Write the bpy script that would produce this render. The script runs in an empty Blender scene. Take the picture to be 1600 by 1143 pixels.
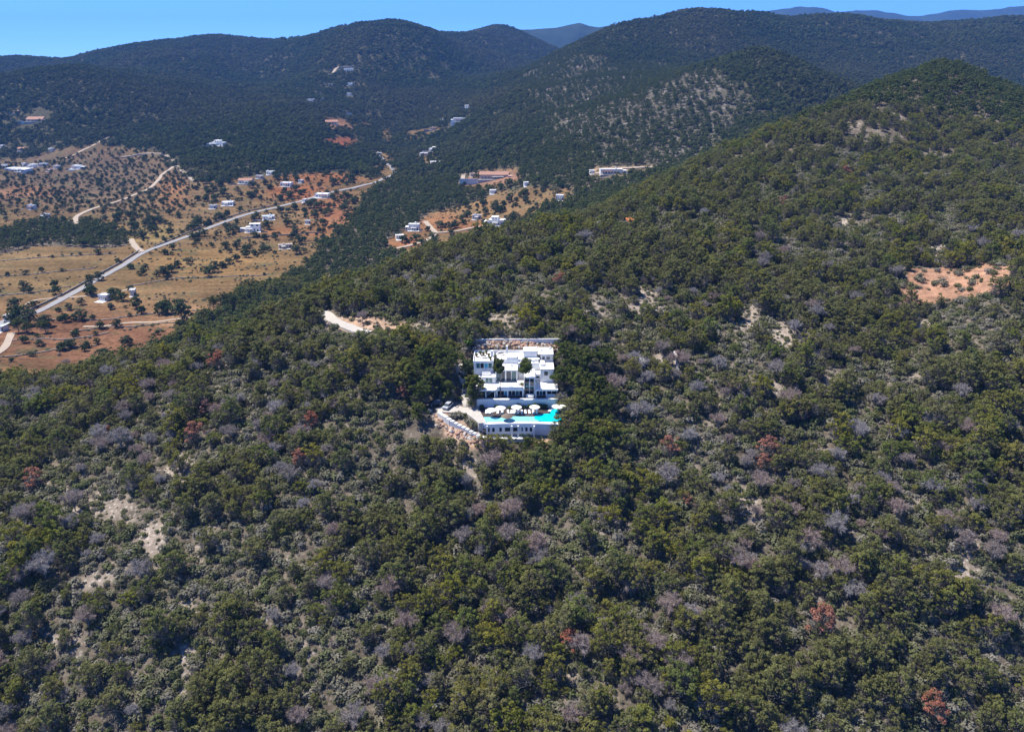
import bpy, bmesh, math, random
import numpy as np
from mathutils import Vector, Matrix

R = math.radians
S = bpy.context.scene
COL = S.collection

# ------------------------------------------------------------------ camera
CAMZ = 150.0
FPX = 1246.0                 # focal length in pixels of a 1600 wide picture
HORIZON = 95.0
PITCH = math.atan((571.5 - HORIZON) / FPX)
cam_data = bpy.data.cameras.new("camera")
cam_data.sensor_fit = 'HORIZONTAL'
cam_data.sensor_width = 36.0
cam_data.lens = 36.0 * FPX / 1600.0
cam_data.clip_start = 0.5
cam_data.clip_end = 60000.0
cam = bpy.data.objects.new("camera", cam_data)
COL.objects.link(cam)
cam.location = (0, 0, CAMZ)
cam.rotation_euler = (math.pi / 2 - PITCH, 0, 0)
S.camera = cam

# ------------------------------------------------------------------ sky, sun, exposure
SUN_EL, SUN_AZ = R(61), R(-68)        # azimuth measured from +Y, negative = to the left
world = bpy.data.worlds.new("World")
S.world = world
world.use_nodes = True
wn = world.node_tree.nodes
wl = world.node_tree.links
wn.clear()
w_out = wn.new('ShaderNodeOutputWorld')
w_bg = wn.new('ShaderNodeBackground')
w_sky = wn.new('ShaderNodeTexSky')
w_sky.sky_type = 'NISHITA'
w_sky.sun_disc = False
w_sky.sun_elevation = SUN_EL
w_sky.sun_rotation = SUN_AZ
w_sky.altitude = 3800
w_sky.air_density = 0.8
w_sky.dust_density = 0.0
w_sky.ozone_density = 8.0
w_tint = wn.new('ShaderNodeMix')
w_tint.data_type = 'RGBA'
w_tint.blend_type = 'MULTIPLY'
w_tint.inputs[0].default_value = 1.0
w_tint.inputs[7].default_value = (0.46, 0.70, 1.0, 1)
wl.new(w_sky.outputs[0], w_tint.inputs[6])
wl.new(w_tint.outputs[2], w_bg.inputs[0])
w_bg.inputs[1].default_value = 0.15
wl.new(w_bg.outputs[0], w_out.inputs[0])

sun_data = bpy.data.lights.new("sun", 'SUN')
sun_data.energy = 4.9
sun_data.angle = R(0.53)
sun_data.color = (1.0, 0.94, 0.84)
sun = bpy.data.objects.new("sun", sun_data)
COL.objects.link(sun)
SUN_DIR = Vector((math.sin(SUN_AZ) * math.cos(SUN_EL), math.cos(SUN_AZ) * math.cos(SUN_EL), math.sin(SUN_EL)))
sun.rotation_euler = SUN_DIR.to_track_quat('Z', 'Y').to_euler()
sun.location = (-300, 200, 600)

S.view_settings.view_transform = 'Standard'
S.view_settings.look = 'None'
S.view_settings.exposure = 0.86
S.view_settings.gamma = 1.0
S.view_settings.use_curve_mapping = False
S.render.engine = 'CYCLES'
S.cycles.max_bounces = 5
S.cycles.diffuse_bounces = 3
S.cycles.glossy_bounces = 2
S.cycles.transmission_bounces = 3
S.cycles.volume_bounces = 0
S.cycles.transparent_max_bounces = 4
S.cycles.sample_clamp_indirect = 4.0
S.cycles.use_denoising = True
S.cycles.use_adaptive_sampling = False

rng = np.random.default_rng(7)
random.seed(7)

# ------------------------------------------------------------------ picture <-> place
CP, SP = math.cos(PITCH), math.sin(PITCH)

def ray(px, py):
    a = (px - 800.0) / FPX
    v = (571.5 - py) / FPX
    return a, CP + v * SP, -SP + v * CP

def at_y(px, py, Y):
    a, b, c = ray(px, py)
    t = Y / b
    return Vector((a * t, Y, CAMZ + c * t))

def at_z(px, py, z):
    a, b, c = ray(px, py)
    t = (z - CAMZ) / c
    return Vector((a * t, b * t, z))

def project(x, y, z):
    dz = z - CAMZ
    d = y * CP - dz * SP
    d = np.maximum(d, 1e-3)
    up = y * SP + dz * CP
    return 800 + FPX * x / d, 571.5 - FPX * up / d, d

# ------------------------------------------------------------------ noise (numpy)
def _hash(ix, iy, seed):
    n = (ix.astype(np.int64) * 374761393 + iy.astype(np.int64) * 668265263 + seed * 982451653) & 0x7fffffff
    n = ((n ^ (n >> 13)) * 1274126177) & 0x7fffffff
    n = (n ^ (n >> 16)) & 0x7fffffff
    return n / float(0x7fffffff)

def vnoise(x, y, seed=0):
    x = np.asarray(x, float); y = np.asarray(y, float)
    ix, iy = np.floor(x), np.floor(y)
    fx, fy = x - ix, y - iy
    fx = fx * fx * (3 - 2 * fx); fy = fy * fy * (3 - 2 * fy)
    a = _hash(ix, iy, seed); b = _hash(ix + 1, iy, seed)
    c = _hash(ix, iy + 1, seed); d = _hash(ix + 1, iy + 1, seed)
    return (a + (b - a) * fx) * (1 - fy) + (c + (d - c) * fx) * fy

def fbm(x, y, oct=4, seed=0):
    s = 0; amp = .5; tot = 0
    for o in range(oct):
        s = s + amp * vnoise(x, y, seed + o * 17); tot += amp
        x = np.asarray(x) * 2.03 + 11.7; y = np.asarray(y) * 2.03 + 5.3; amp *= .5
    return s / tot

def smooth(a, b, t):
    t = np.clip((np.asarray(t, float) - a) / (b - a), 0, 1)
    return t * t * (3 - 2 * t)

# ------------------------------------------------------------------ terrain heights
# (px, py, forward distance) seen in the photograph; near slopes carry ~4 m of trees
NEAR = [
    (0,1143,130),(400,1143,126),(800,1143,125),(1200,1143,126),(1600,1143,128),
    (0,980,148),(400,980,146),(800,980,146),(1200,980,145),(1600,980,146),
    (0,850,168),(300,850,168),(560,850,167),(800,850,168),(1000,850,166),(1200,850,165),(1600,850,163),
    (0,740,202),(200,740,196),(420,740,192),(600,740,190),(1000,740,188),(1200,740,186),(1400,740,184),(1600,740,181),
    (0,680,226),(150,680,218),(300,680,212),(450,680,206),(580,680,202),(1000,680,201),(1200,680,199),(1600,680,194),
    (0,625,250),(200,615,240),(300,610,234),(450,610,226),(600,610,217),(1000,610,216),(1200,610,215),(1600,600,211),
    (350,545,256),(480,540,248),(600,550,236),(1000,550,235),(1200,540,238),(1600,520,236),
    (200,568,262),(350,512,274),(470,474,290),(560,500,262),(660,520,250),
    (560,425,315),(650,460,280),(650,393,336),(800,470,265),(800,400,305),(750,366,345),(1000,460,270),(1000,380,318),(850,343,368),
    (1000,304,432),(1200,450,278),(1200,380,326),(1200,300,402),(1200,240,485),(1130,238,512),(1200,203,562),
    (1330,150,655),(1400,122,710),(1480,102,760),(1540,120,720),(1600,148,660),(1700,200,600),
    (1480,200,535),(1480,300,400),(1480,430,292),(1400,240,470),(1600,300,388),(1600,430,272),
    (-300,1143,132),(-300,850,172),(-300,700,225),(-300,650,255),
    (1900,1143,128),(1900,850,160),(1900,600,208),(1900,450,262),(1900,320,380),
]
GROUND = [  # bare ground in view
    (800,682,204.5),(700,684,204),(870,682,204.5),(760,700,200.5),(660,690,203),(740,537,240),(870,537,240),(800,500,254),(720,560,236),(690,585,229),
]
FAR = [
    (430,230,1150),(350,200,1350),(200,200,1350),(140,102,1750),(60,108,1730),(0,120,1700),(-150,130,1700),(260,150,1600),(300,245,1100),
    (340,59,2700),(280,64,2700),(200,70,2700),(40,87,2700),(100,94,2750),(-100,90,2700),(420,75,2500),(480,66,2450),
    (530,50,2320),(560,44,2300),(590,43,2300),(640,45,2300),(670,58,2280),(590,100,2000),(500,150,1700),(600,150,1750),(550,200,1450),(720,105,2200),(420,140,1800),
    (700,56,3000),(740,50,3100),(780,44,3200),(830,60,3100),(830,95,2600),(760,120,2000),(700,160,1700),
    (1080,16,2000),(1040,24,1980),(980,44,1850),(900,85,1700),(840,120,1600),(780,160,1450),(720,200,1350),(1000,80,1680),(950,110,1500),
    (1180,71,1250),(1150,76,1240),(1100,92,1200),(1050,115,1150),(1000,150,1080),(900,220,950),(1000,230,900),(1130,180,980),(1230,85,1230),(1280,110,1200),(1330,125,1250),
    (1130,22,2150),(1190,26,2300),(1230,34,2300),(1300,24,2300),(1360,31,2350),(1440,40,2350),(1500,36,2300),(1560,30,2300),(1620,32,2300),(1750,40,2300),
    (1400,105,1750),(1500,90,1800),(1600,95,1750),(1700,100,1750),(1260,60,1900),
    (955,268,800),(870,300,750),(620,275,1020),(600,200,1560),(660,240,1200),(20,255,1218),
]
ABS = [  # (bearing x/y, forward distance, height)
    (-.95,330,2),(-.95,420,0),(-.62,390,1),(-.62,430,0),(-.62,520,0),(-.62,700,0),(-.62,900,3),(-.46,375,2),(-.46,440,0),(-.45,550,0),(-.45,700,0),(-.45,900,4),(-.32,400,4),(-.3,470,1),
    (-.3,560,0),(-.3,700,0),(-.3,900,5),(-.2,430,14),(-.16,520,5),(-.15,650,3),(-.15,850,8),(-.1,1050,16),(-.1,430,42),(0,480,34),(0,560,22),(0,680,16),(0,850,22),
    (.08,620,38),(.1,750,36),(-.62,1150,8),(-.45,1050,6),(-.95,700,0),(-.95,1150,8),(.2,660,55),(.33,750,66),(.45,900,72),(.6,1100,80),(.9,1100,80),(.55,900,100),
    (-.55,2150,90),(-.3,2200,110),(-.95,2200,80),(.1,2600,140),(.3,2900,150),(.62,2900,140),(-.4,3500,80),(0,3700,120),(.5,3600,120),(-.9,3600,60),(.9,3600,80),
    (.285,1560,128),(.36,1560,118),(.2,1480,128),(.42,1500,100),
    (-.9,60,-5),(-.3,70,-2),(0,70,0),(.3,70,0),(.9,60,-4),
]
_pts = []
for (px, py, Y) in NEAR:
    p = at_y(px, py, Y); _pts.append((p.x / Y, Y, p.z - 4.0))
for (px, py, Y) in GROUND:
    p = at_y(px, py, Y); _pts.append((p.x / Y, Y, p.z))
for (px, py, Y) in FAR:
    p = at_y(px, py, Y); _pts.append((p.x / Y, Y, p.z - 4.0))
for (zx_, zy_, z_) in ((120,800,54.0),(150,835,53.6),(230,900,53.0),(330,965,52.2),(440,1015,51.4),(540,1062,50.6)):   # bank under the diagonal wall
    p = at_z(660 + zx_ / 6.015, 510 + zy_ / 6.015, z_); _pts.append((p.x / p.y, p.y, p.z))
_pts += ABS
_P = np.array(_pts, float)
UK = 2.2
_Q = np.stack([_P[:, 0] * UK, np.log(_P[:, 1])], 1)

def _tps(r2):
    return np.where(r2 > 1e-12, 0.5 * r2 * np.log(np.maximum(r2, 1e-12)), 0)

_n = len(_Q)
_K = _tps(((_Q[:, None, :] - _Q[None, :, :]) ** 2).sum(-1)) + np.eye(_n) * 6e-5
_A = np.zeros((_n + 3, _n + 3)); _A[:_n, :_n] = _K
_A[:_n, _n] = 1; _A[:_n, _n + 1:] = _Q; _A[_n, :_n] = 1; _A[_n + 1:, :_n] = _Q.T
_W = np.linalg.solve(_A, np.concatenate([_P[:, 2], np.zeros(3)]))

def tps_height(u, Y):
    q0 = u * UK; q1 = np.log(Y)
    out = np.full(q0.shape, _W[_n]) + _W[_n + 1] * q0 + _W[_n + 2] * q1
    for i in range(_n):
        out += _W[i] * _tps((q0 - _Q[i, 0]) ** 2 + (q1 - _Q[i, 1]) ** 2)
    return out

NU, NV = 440, 470
U0, U1 = -1.15, 1.15
L0, L1 = math.log(62.0), math.log(3650.0)

def relief(x, y):
    """gullies and bumps on the slopes, none on the valley floor or at the villa"""
    far = smooth(900, 1500, y)
    n1 = fbm(x / 190, y / 190, 4, 3) - .5
    n2 = fbm(x / 26, y / 26, 3, 9) - .5
    vill = 1 - smooth(26, 60, np.hypot(x + 4, (y - 220)))
    rd = 1 - np.abs(2 * fbm(x / 420 + 4, y / 420, 3, 13) - 1) - .80
    return (n1 * (8 + 16 * far) + rd * 30 * far) * (1 - vill) + n2 * 3.0 * (1 - .8 * vill)

PLATFORMS = [  # x0, x1, y0, y1, top under the built levels
    (-15.5, 13.5, 205.0, 217.6, 53.4), (-15.5, 13.5, 217.4, 224.8, 55.5), (-13.5, 13.0, 224.4, 235.2, 58.2),
    (-30, -14, 209.5, 219.5, 54.2),
]
_gu = np.linspace(U0, U1, NU); _gl = np.linspace(L0, L1, NV)
_GU, _GY = np.meshgrid(_gu, np.exp(_gl))
_GX = _GU * _GY
_GZ = tps_height(_GU, _GY)
_valley = smooth(0, 16, np.where((_GY > 330), _GZ, 99)) * .96 + .04
_GZ = _GZ + relief(_GX, _GY) * _valley
for (x0, x1, y0, y1, zt) in PLATFORMS:
    d = np.maximum(np.maximum(x0 - _GX, _GX - x1), np.maximum(y0 - _GY, (_GY - y1) * (3.0 if y1 > 230 else 1.0)))
    w = 1 - smooth(0.0, 3.0, d)
    _GZ = np.where(_GZ > zt, _GZ * (1 - w) + zt * w, _GZ)

def ground(x, y):
    """height of the terrain sheet (same bilinear surface the mesh has)"""
    x = np.asarray(x, float); y = np.asarray(y, float)
    yy = np.maximum(y, 62.1)
    fu = np.clip((x / yy - U0) / (U1 - U0) * (NU - 1), 0, NU - 1.001)
    fl = np.clip((np.log(yy) - L0) / (L1 - L0) * (NV - 1), 0, NV - 1.001)
    i = fu.astype(int); j = fl.astype(int); a = fu - i; b = fl - j
    return (_GZ[j, i] * (1 - a) + _GZ[j, i + 1] * a) * (1 - b) + (_GZ[j + 1, i] * (1 - a) + _GZ[j + 1, i + 1] * a) * b

def gz(x, y):
    return float(ground(np.array([x]), np.array([y]))[0])

def hit(px, py, y0=70.0, y1=3600.0):
    """first place where the sight line through a picture point meets the ground"""
    a, b, c = ray(px, py)
    Y = np.exp(np.linspace(math.log(y0), math.log(y1), 2400))
    t = Y / b
    d = CAMZ + c * t - ground(a * t, Y)
    k = np.nonzero(d < 0)[0]
    if len(k) == 0:
        return None
    k = max(k[0], 1)
    f = d[k - 1] / (d[k - 1] - d[k])
    Yh = Y[k - 1] + f * (Y[k] - Y[k - 1])
    x = a * Yh / b
    return Vector((x, Yh, gz(x, Yh)))
# ------------------------------------------------------------------ object helpers
def tag(o, label=None, cat=None, group=None, kind=None):
    if label: o['label'] = label
    if cat: o['category'] = cat
    if group: o['group'] = group
    if kind: o['kind'] = kind
    return o

def empty(name, loc, rz=0.0, scale=None):
    o = bpy.data.objects.new(name, None)
    COL.objects.link(o)
    o.location = loc
    o.rotation_euler = (0, 0, rz)
    o.empty_display_size = .2
    if scale is not None:
        o.scale = scale
    return o

def mesh_np(name, V, F, mats, midx=None, smooth_=False, attr=None):
    """V (n,3); F list of index tuples or int array (m,k)"""
    me = bpy.data.meshes.new(name)
    V = np.asarray(V, np.float32)
    if isinstance(F, np.ndarray):
        m, k = F.shape
        me.vertices.add(len(V)); me.vertices.foreach_set('co', V.ravel())
        me.loops.add(m * k); me.loops.foreach_set('vertex_index', F.astype(np.int32).ravel())
        me.polygons.add(m)
        me.polygons.foreach_set('loop_start', np.arange(0, m * k, k, dtype=np.int32))
        me.polygons.foreach_set('loop_total', np.full(m, k, np.int32))
    else:
        me.from_pydata(V.tolist(), [], F)
    for mt in mats:
        me.materials.append(mt)
    if midx is not None:
        me.polygons.foreach_set('material_index', np.asarray(midx, np.int32))
    if smooth_:
        me.polygons.foreach_set('use_smooth', np.ones(len(me.polygons), bool))
    if attr is not None:
        for nm, vals in attr.items():
            if vals.ndim == 1:
                a = me.attributes.new(nm, 'FLOAT', 'POINT'); a.data.foreach_set('value', vals.astype(np.float32))
            else:
                a = me.attributes.new(nm, 'FLOAT_COLOR', 'POINT')
                c = np.ones((len(vals), 4), np.float32); c[:, :3] = vals
                a.data.foreach_set('color', c.ravel())
    me.update(calc_edges=True)
    return me

class MB:
    """collects boxes, prisms, bars and tubes for one mesh object"""
    def __init__(s):
        s.v = []; s.f = []; s.m = []
    def add(s, V, F, mi=0):
        b = len(s.v)
        s.v += [tuple(p) for p in V]
        s.f += [tuple(i + b for i in f) for f in F]
        s.m += [mi] * len(F)
        return s
    def box(s, x0, x1, y0, y1, z0, z1, mi=0):
        V = [(x0, y0, z0), (x1, y0, z0), (x1, y1, z0), (x0, y1, z0), (x0, y0, z1), (x1, y0, z1), (x1, y1, z1), (x0, y1, z1)]
        return s.add(V, [(3, 2, 1, 0), (4, 5, 6, 7), (0, 1, 5, 4), (1, 2, 6, 5), (2, 3, 7, 6), (3, 0, 4, 7)], mi)
    def prism(s, poly, z0, z1, mi=0):
        """poly: list of (x,y) counter-clockwise; z0/z1 numbers or lists"""
        n = len(poly)
        a = z0 if isinstance(z0, (list, tuple)) else [z0] * n
        b = z1 if isinstance(z1, (list, tuple)) else [z1] * n
        V = [(p[0], p[1], a[i]) for i, p in enumerate(poly)] + [(p[0], p[1], b[i]) for i, p in enumerate(poly)]
        F = [tuple(range(n - 1, -1, -1)), tuple(range(n, 2 * n))]
        F += [(i, (i + 1) % n, n + (i + 1) % n, n + i) for i in range(n)]
        return s.add(V, F, mi)
    def tube(s, pts, rad, n=6, mi=0, cap=True):
        pts = [Vector(p) for p in pts]
        rad = rad if isinstance(rad, (list, tuple)) else [rad] * len(pts)
        V = []
        for i, p in enumerate(pts):
            d = (pts[min(i + 1, len(pts) - 1)] - pts[max(i - 1, 0)]).normalized()
            a = d.cross(Vector((0.13, 0.97, 0.21))).normalized()
            b = d.cross(a)
            V += [p + (a * math.cos(t) + b * math.sin(t)) * rad[i] for t in [k * 2 * math.pi / n for k in range(n)]]
        F = []
        for i in range(len(pts) - 1):
            F += [(i * n + k, i * n + (k + 1) % n, (i + 1) * n + (k + 1) % n, (i + 1) * n + k) for k in range(n)]
        if cap:
            F += [tuple(range(n - 1, -1, -1)), tuple((len(pts) - 1) * n + k for k in range(n))]
        return s.add(V, F, mi)
    def bar(s, p, q, w, h=None, mi=0):
        return s.tube([p, q], [w * .7] * 2, 4, mi)
    def lathe(s, prof, cx=0, cy=0, n=16, mi=0):
        V = []; F = []
        for (r, z) in prof:
            V += [(cx + r * math.cos(k * 2 * math.pi / n), cy + r * math.sin(k * 2 * math.pi / n), z) for k in range(n)]
        for i in range(len(prof) - 1):
            F += [(i * n + k, i * n + (k + 1) % n, (i + 1) * n + (k + 1) % n, (i + 1) * n + k) for k in range(n)]
        return s.add(V, F, mi)
    def build(s, name, mats, parent=None, loc=None, smooth_=False):
        if not isinstance(mats, (list, tuple)):
            mats = [mats]
        me = bpy.data.meshes.new(name)
        me.from_pydata(s.v, [], s.f)
        for mt in mats:
            me.materials.append(mt)
        me.polygons.foreach_set('material_index', s.m)
        if smooth_:
            me.polygons.foreach_set('use_smooth', [True] * len(me.polygons))
        me.update()
        o = bpy.data.objects.new(name, me)
        COL.objects.link(o)
        if parent is not None:
            o.parent = parent
        if loc is not None:
            o.location = loc
        return o

def link(name, me, parent=None, loc=None):
    o = bpy.data.objects.new(name, me)
    COL.objects.link(o)
    if parent is not None: o.parent = parent
    if loc is not None: o.location = loc
    return o

# ------------------------------------------------------------------ materials
def new_mat(name):
    m = bpy.data.materials.new(name); m.use_nodes = True
    nt = m.node_tree; nt.nodes.clear()
    out = nt.nodes.new('ShaderNodeOutputMaterial')
    return m, nt, out

def N(nt, t, **kw):
    n = nt.nodes.new(t)
    for k, v in kw.items():
        setattr(n, k, v)
    return n

def mixc(nt, fac, a, b, blend='MIX'):
    n = N(nt, 'ShaderNodeMix', data_type='RGBA', blend_type=blend)
    for i, val in ((0, fac), (6, a), (7, b)):
        if hasattr(val, 'is_linked') or isinstance(val, bpy.types.NodeSocket):
            nt.links.new(val, n.inputs[i])
        elif i == 0:
            n.inputs[0].default_value = val
        else:
            n.inputs[i].default_value = (*val[:3], 1)
    return n.outputs[2]

def noise(nt, scale, detail=4, rough=.6, vec=None):
    n = N(nt, 'ShaderNodeTexNoise')
    n.inputs['Scale'].default_value = scale
    n.inputs['Detail'].default_value = detail
    n.inputs['Roughness'].default_value = rough
    if vec is not None:
        nt.links.new(vec, n.inputs['Vector'])
    return n.outputs[0]

def ramp(nt, fac, stops):
    n = N(nt, 'ShaderNodeValToRGB')
    e = n.color_ramp.elements
    while len(e) < len(stops):
        e.new(.5)
    for i, (p, c) in enumerate(stops):
        e[i].position = p
        e[i].color = (*c, 1) if not isinstance(c, (int, float)) else (c, c, c, 1)
    nt.links.new(fac, n.inputs[0])
    return n.outputs[0]

def surf(name, col, rough=.7, var=.15, scale=1.2, spec=.3, metallic=0, bump=0.0, col2=None):
    """plain painted / mineral surface with worn, uneven colour"""
    m, nt, out = new_mat(name)
    b = N(nt, 'ShaderNodeBsdfPrincipled')
    g = N(nt, 'ShaderNodeNewGeometry')
    n1 = noise(nt, scale, 5, .65, g.outputs['Position'])
    c2 = col2 if col2 else tuple(c * (1 - var * 2) for c in col)
    c = mixc(nt, ramp(nt, n1, [(.3, 0.0), (.7, 1.0)]), c2, col)
    nt.links.new(c, b.inputs['Base Color'])
    b.inputs['Roughness'].default_value = rough
    b.inputs['Specular IOR Level'].default_value = spec
    b.inputs['Metallic'].default_value = metallic
    if bump:
        bp = N(nt, 'ShaderNodeBump'); bp.inputs['Strength'].default_value = bump
        nt.links.new(noise(nt, scale * 4, 4, .6, g.outputs['Position']), bp.inputs['Height'])
        nt.links.new(bp.outputs[0], b.inputs['Normal'])
    nt.links.new(b.outputs[0], out.inputs[0])
    return m

def foliage(name, stops, trans=.25, spot=None, patch=None, patch_scale=.02):
    """leaf material: a hue per plant, small differences from tuft to tuft"""
    m, nt, out = new_mat(name)
    oi = N(nt, 'ShaderNodeObjectInfo')
    c = ramp(nt, oi.outputs['Random'], stops)
    if patch is not None:
        nz = noise(nt, patch_scale, 3, .5, oi.outputs['Location'])
        f = ramp(nt, nz, [(.42, 0.0), (.62, 1.0)])
        c = mixc(nt, f, c, patch)
    at = N(nt, 'ShaderNodeAttribute', attribute_name='tint')
    mul = N(nt, 'ShaderNodeVectorMath', operation='SCALE')
    nt.links.new(c, mul.inputs[0]); nt.links.new(at.outputs['Fac'], mul.inputs['Scale'])
    d = N(nt, 'ShaderNodeBsdfDiffuse'); t = N(nt, 'ShaderNodeBsdfTranslucent')
    nt.links.new(mul.outputs[0], d.inputs[0]); nt.links.new(mul.outputs[0], t.inputs[0])
    mx = N(nt, 'ShaderNodeMixShader'); mx.inputs[0].default_value = trans
    nt.links.new(d.outputs[0], mx.inputs[1]); nt.links.new(t.outputs[0], mx.inputs[2])
    nt.links.new(mx.outputs[0], out.inputs[0])
    return m

M = {}
M['needles'] = foliage('pine_needles', [(0, (.200, .212, .034)), (.14, (.130, .162, .046)), (.28, (.225, .214, .034)), (.42, (.178, .178, .076)), (.55, (.114, .150, .042)), (.68, (.230, .214, .040)), (.8, (.195, .188, .095)), (.9, (.150, .165, .068)), (1, (.150, .186, .048))],
                       .45, patch=(.168, .172, .066), patch_scale=.022)
M['needles_dark'] = foliage('dark_pine_needles', [(0, (.080, .104, .030)), (.5, (.098, .120, .032)), (1, (.122, .136, .034))], .38)
M['needles_mid'] = foliage('valley_pine_needles', [(0, (.066, .094, .032)), (.5, (.080, .102, .034)), (1, (.100, .114, .038))], .3)
M['needles_far'] = foliage('distant_pine_needles', [(0, (.042, .062, .022)), (.5, (.052, .070, .024)), (1, (.066, .080, .028))], .25, patch=(.074, .080, .036), patch_scale=.004)
M['rust'] = foliage('rust_needles', [(0, (.35, .145, .095)), (.5, (.34, .165, .115)), (1, (.29, .17, .14))], .4)
M['greytwig'] = foliage('bare_grey_twigs', [(0, (.34, .32, .32)), (.35, (.29, .27, .265)), (.6, (.34, .27, .245)), (.8, (.33, .25, .22)), (1, (.26, .245, .235))], .25)
M['twig'] = foliage('dry_twigs', [(0, (.21, .19, .165)), (.5, (.26, .235, .215)), (1, (.19, .18, .15))], .2)
M['shrub'] = foliage('shrub_leaves', [(0, (.175, .180, .098)), (.22, (.125, .145, .062)), (.42, (.215, .205, .14)), (.58, (.255, .24, .205)), (.72, (.185, .182, .12)), (.86, (.145, .16, .066)), (1, (.21, .195, .15))], .38)
M['olive'] = foliage('olive_leaves', [(0, (.085, .108, .045)), (.3, (.050, .074, .028)), (.55, (.100, .115, .062)), (.75, (.042, .066, .024)), (1, (.066, .092, .036))], .25)
M['garden'] = foliage('garden_leaves', [(0, (.055, .10, .025)), (1, (.095, .14, .032))], .25)
M['bark'] = surf('bark', (.15, .115, .09), .9, .2, 3)
M['bark_grey'] = surf('grey_bark', (.26, .24, .24), .9, .2, 3)
M['white'] = surf('white_render', (.83, .83, .81), .75, .08, .5, .2)
M['white2'] = surf('old_white_render', (.74, .73, .70), .8, .10, .5, .2)
M['cream'] = surf('cream_render', (.62, .50, .40), .8, .12, .6, .2)
M['pinkwall'] = surf('pink_render', (.60, .42, .35), .8, .12, .5, .2)
M['tile'] = surf('clay_roof_tiles', (.42, .24, .17), .85, .2, 1.5, .2, bump=.4)
M['greyroof'] = surf('grey_flat_roof', (.40, .41, .42), .8, .12, .6, .2)
M['blueroof'] = surf('pale_blue_roof', (.50, .58, .66), .6, .1, .6, .3)
M['glass'] = surf('window_glass', (.02, .035, .055), .06, .1, .3, .6)
M['glass_teal'] = surf('teal_glass', (.05, .16, .17), .08, .15, .4, .6)
M['metal'] = surf('white_metal', (.78, .78, .78), .4, .03, 1, .5)
M['darkmetal'] = surf('dark_metal', (.05, .05, .055), .5, .1, 1, .4)
M['stone'] = surf('dry_stone', (.40, .34, .28), .95, .2, 1.6, .1, bump=.6)
M['redrock'] = surf('red_rock', (.44, .27, .18), .95, .22, 1.1, .1, bump=.8, col2=(.30, .20, .15))
M['palerock'] = surf('pale_limestone', (.50, .45, .40), .95, .2, 1.2, .1, bump=.7)
M['concrete'] = surf('pale_concrete', (.46, .43, .39), .9, .1, .7, .15)
M['asphalt'] = surf('sun_bleached_asphalt', (.29, .285, .285), .9, .14, .4, .15)
M['track'] = surf('dirt_track', (.40, .33, .26), .95, .12, .5, .1)
M['deckwood'] = surf('dark_deck_boards', (.085, .06, .055), .6, .2, 2.0, .3)
M['fabric'] = surf('white_canvas', (.86, .85, .82), .9, .03, 1, .1)
M['thatch'] = surf('thatch', (.24, .19, .145), .95, .25, 4, .05, bump=.6)
M['carpaint_dark'] = surf('dark_car_paint', (.03, .04, .06), .25, .05, 1, .6)
M['carpaint_silver'] = surf('silver_car_paint', (.42, .44, .47), .3, .05, 1, .6)
M['carpaint_white'] = surf('white_car_paint', (.75, .75, .75), .3, .03, 1, .6)
M['tyre'] = surf('tyre_rubber', (.02, .02, .02), .8, .1, 2, .2)
M['orange'] = surf('orange_paint', (.62, .24, .08), .6, .1, 1, .3)
M['pot'] = surf('clay_pot', (.35, .20, .13), .9, .1, 2, .1)

def water_mat(name, col, rough=.06):
    m, nt, out = new_mat(name)
    b = N(nt, 'ShaderNodeBsdfPrincipled')
    b.inputs['Base Color'].default_value = (*col, 1)
    b.inputs['Roughness'].default_value = rough
    b.inputs['IOR'].default_value = 1.33
    g = N(nt, 'ShaderNodeNewGeometry')
    bp = N(nt, 'ShaderNodeBump'); bp.inputs['Strength'].default_value = .15; bp.inputs['Distance'].default_value = .05
    nt.links.new(noise(nt, 2.2, 3, .5, g.outputs['Position']), bp.inputs['Height'])
    nt.links.new(bp.outputs[0], b.inputs['Normal'])
    nt.links.new(b.outputs[0], out.inputs[0])
    return m
M['pool_deep'] = water_mat('turquoise_pool_water', (.0, .50, .60))
M['pool_shallow'] = water_mat('pale_shallow_water', (.20, .62, .70))
M['pool_blue'] = water_mat('blue_pool_water', (.10, .40, .55))
# ------------------------------------------------------------------ land use seen from the air
def in_poly(px, py, poly):
    inside = np.zeros(np.shape(px), bool)
    n = len(poly)
    for i in range(n):
        x0, y0 = poly[i]; x1, y1 = poly[(i + 1) % n]
        c = ((y0 > py) != (y1 > py)) & (px < (x1 - x0) * (py - y0) / (y1 - y0 + 1e-9) + x0)
        inside ^= c
    return inside

def blob(px, py, cx, cy, rx, ry):
    return np.exp(-(((px - cx) / rx) ** 2 + ((py - cy) / ry) ** 2))

FIELD = [(-400,232),(0,236),(60,228),(150,224),(245,238),(302,286),(380,277),(450,274),(540,268),(602,282),(575,300),(560,322),(545,345),(520,370),(495,397),(468,425),(425,447),(385,452),(345,490),(312,500),(270,530),(200,565),(100,600),(0,640),(-400,700)]
BELT = [(-400,372),(0,362),(60,346),(150,346),(195,362),(200,384),(150,388),(60,384),(0,398),(-400,400)]
FIELD2 = [(604,388),(612,368),(655,345),(672,332),(735,318),(790,296),(845,292),(893,292),(890,310),(850,325),(820,340),(800,360),(640,400)]
CLEAR = [[(722,292),(735,268),(812,262),(815,285),(790,290),(740,300)],
         [(920,276),(930,262),(1020,258),(1010,272)],
         [(503,222),(508,216),(560,212),(556,228),(515,228)],
         [(505,200),(510,184),(535,184),(548,196),(580,186),(582,192),(545,206),(520,202)],
         [(630,212),(640,205),(690,198),(695,206),(640,216)],
         [(595,214),(605,196),(612,212),(606,224)],
         [(585,290),(590,240),(606,238),(628,275),(615,292)],
         [(640,252),(660,236),(690,236),(692,258),(650,262)]]
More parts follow.
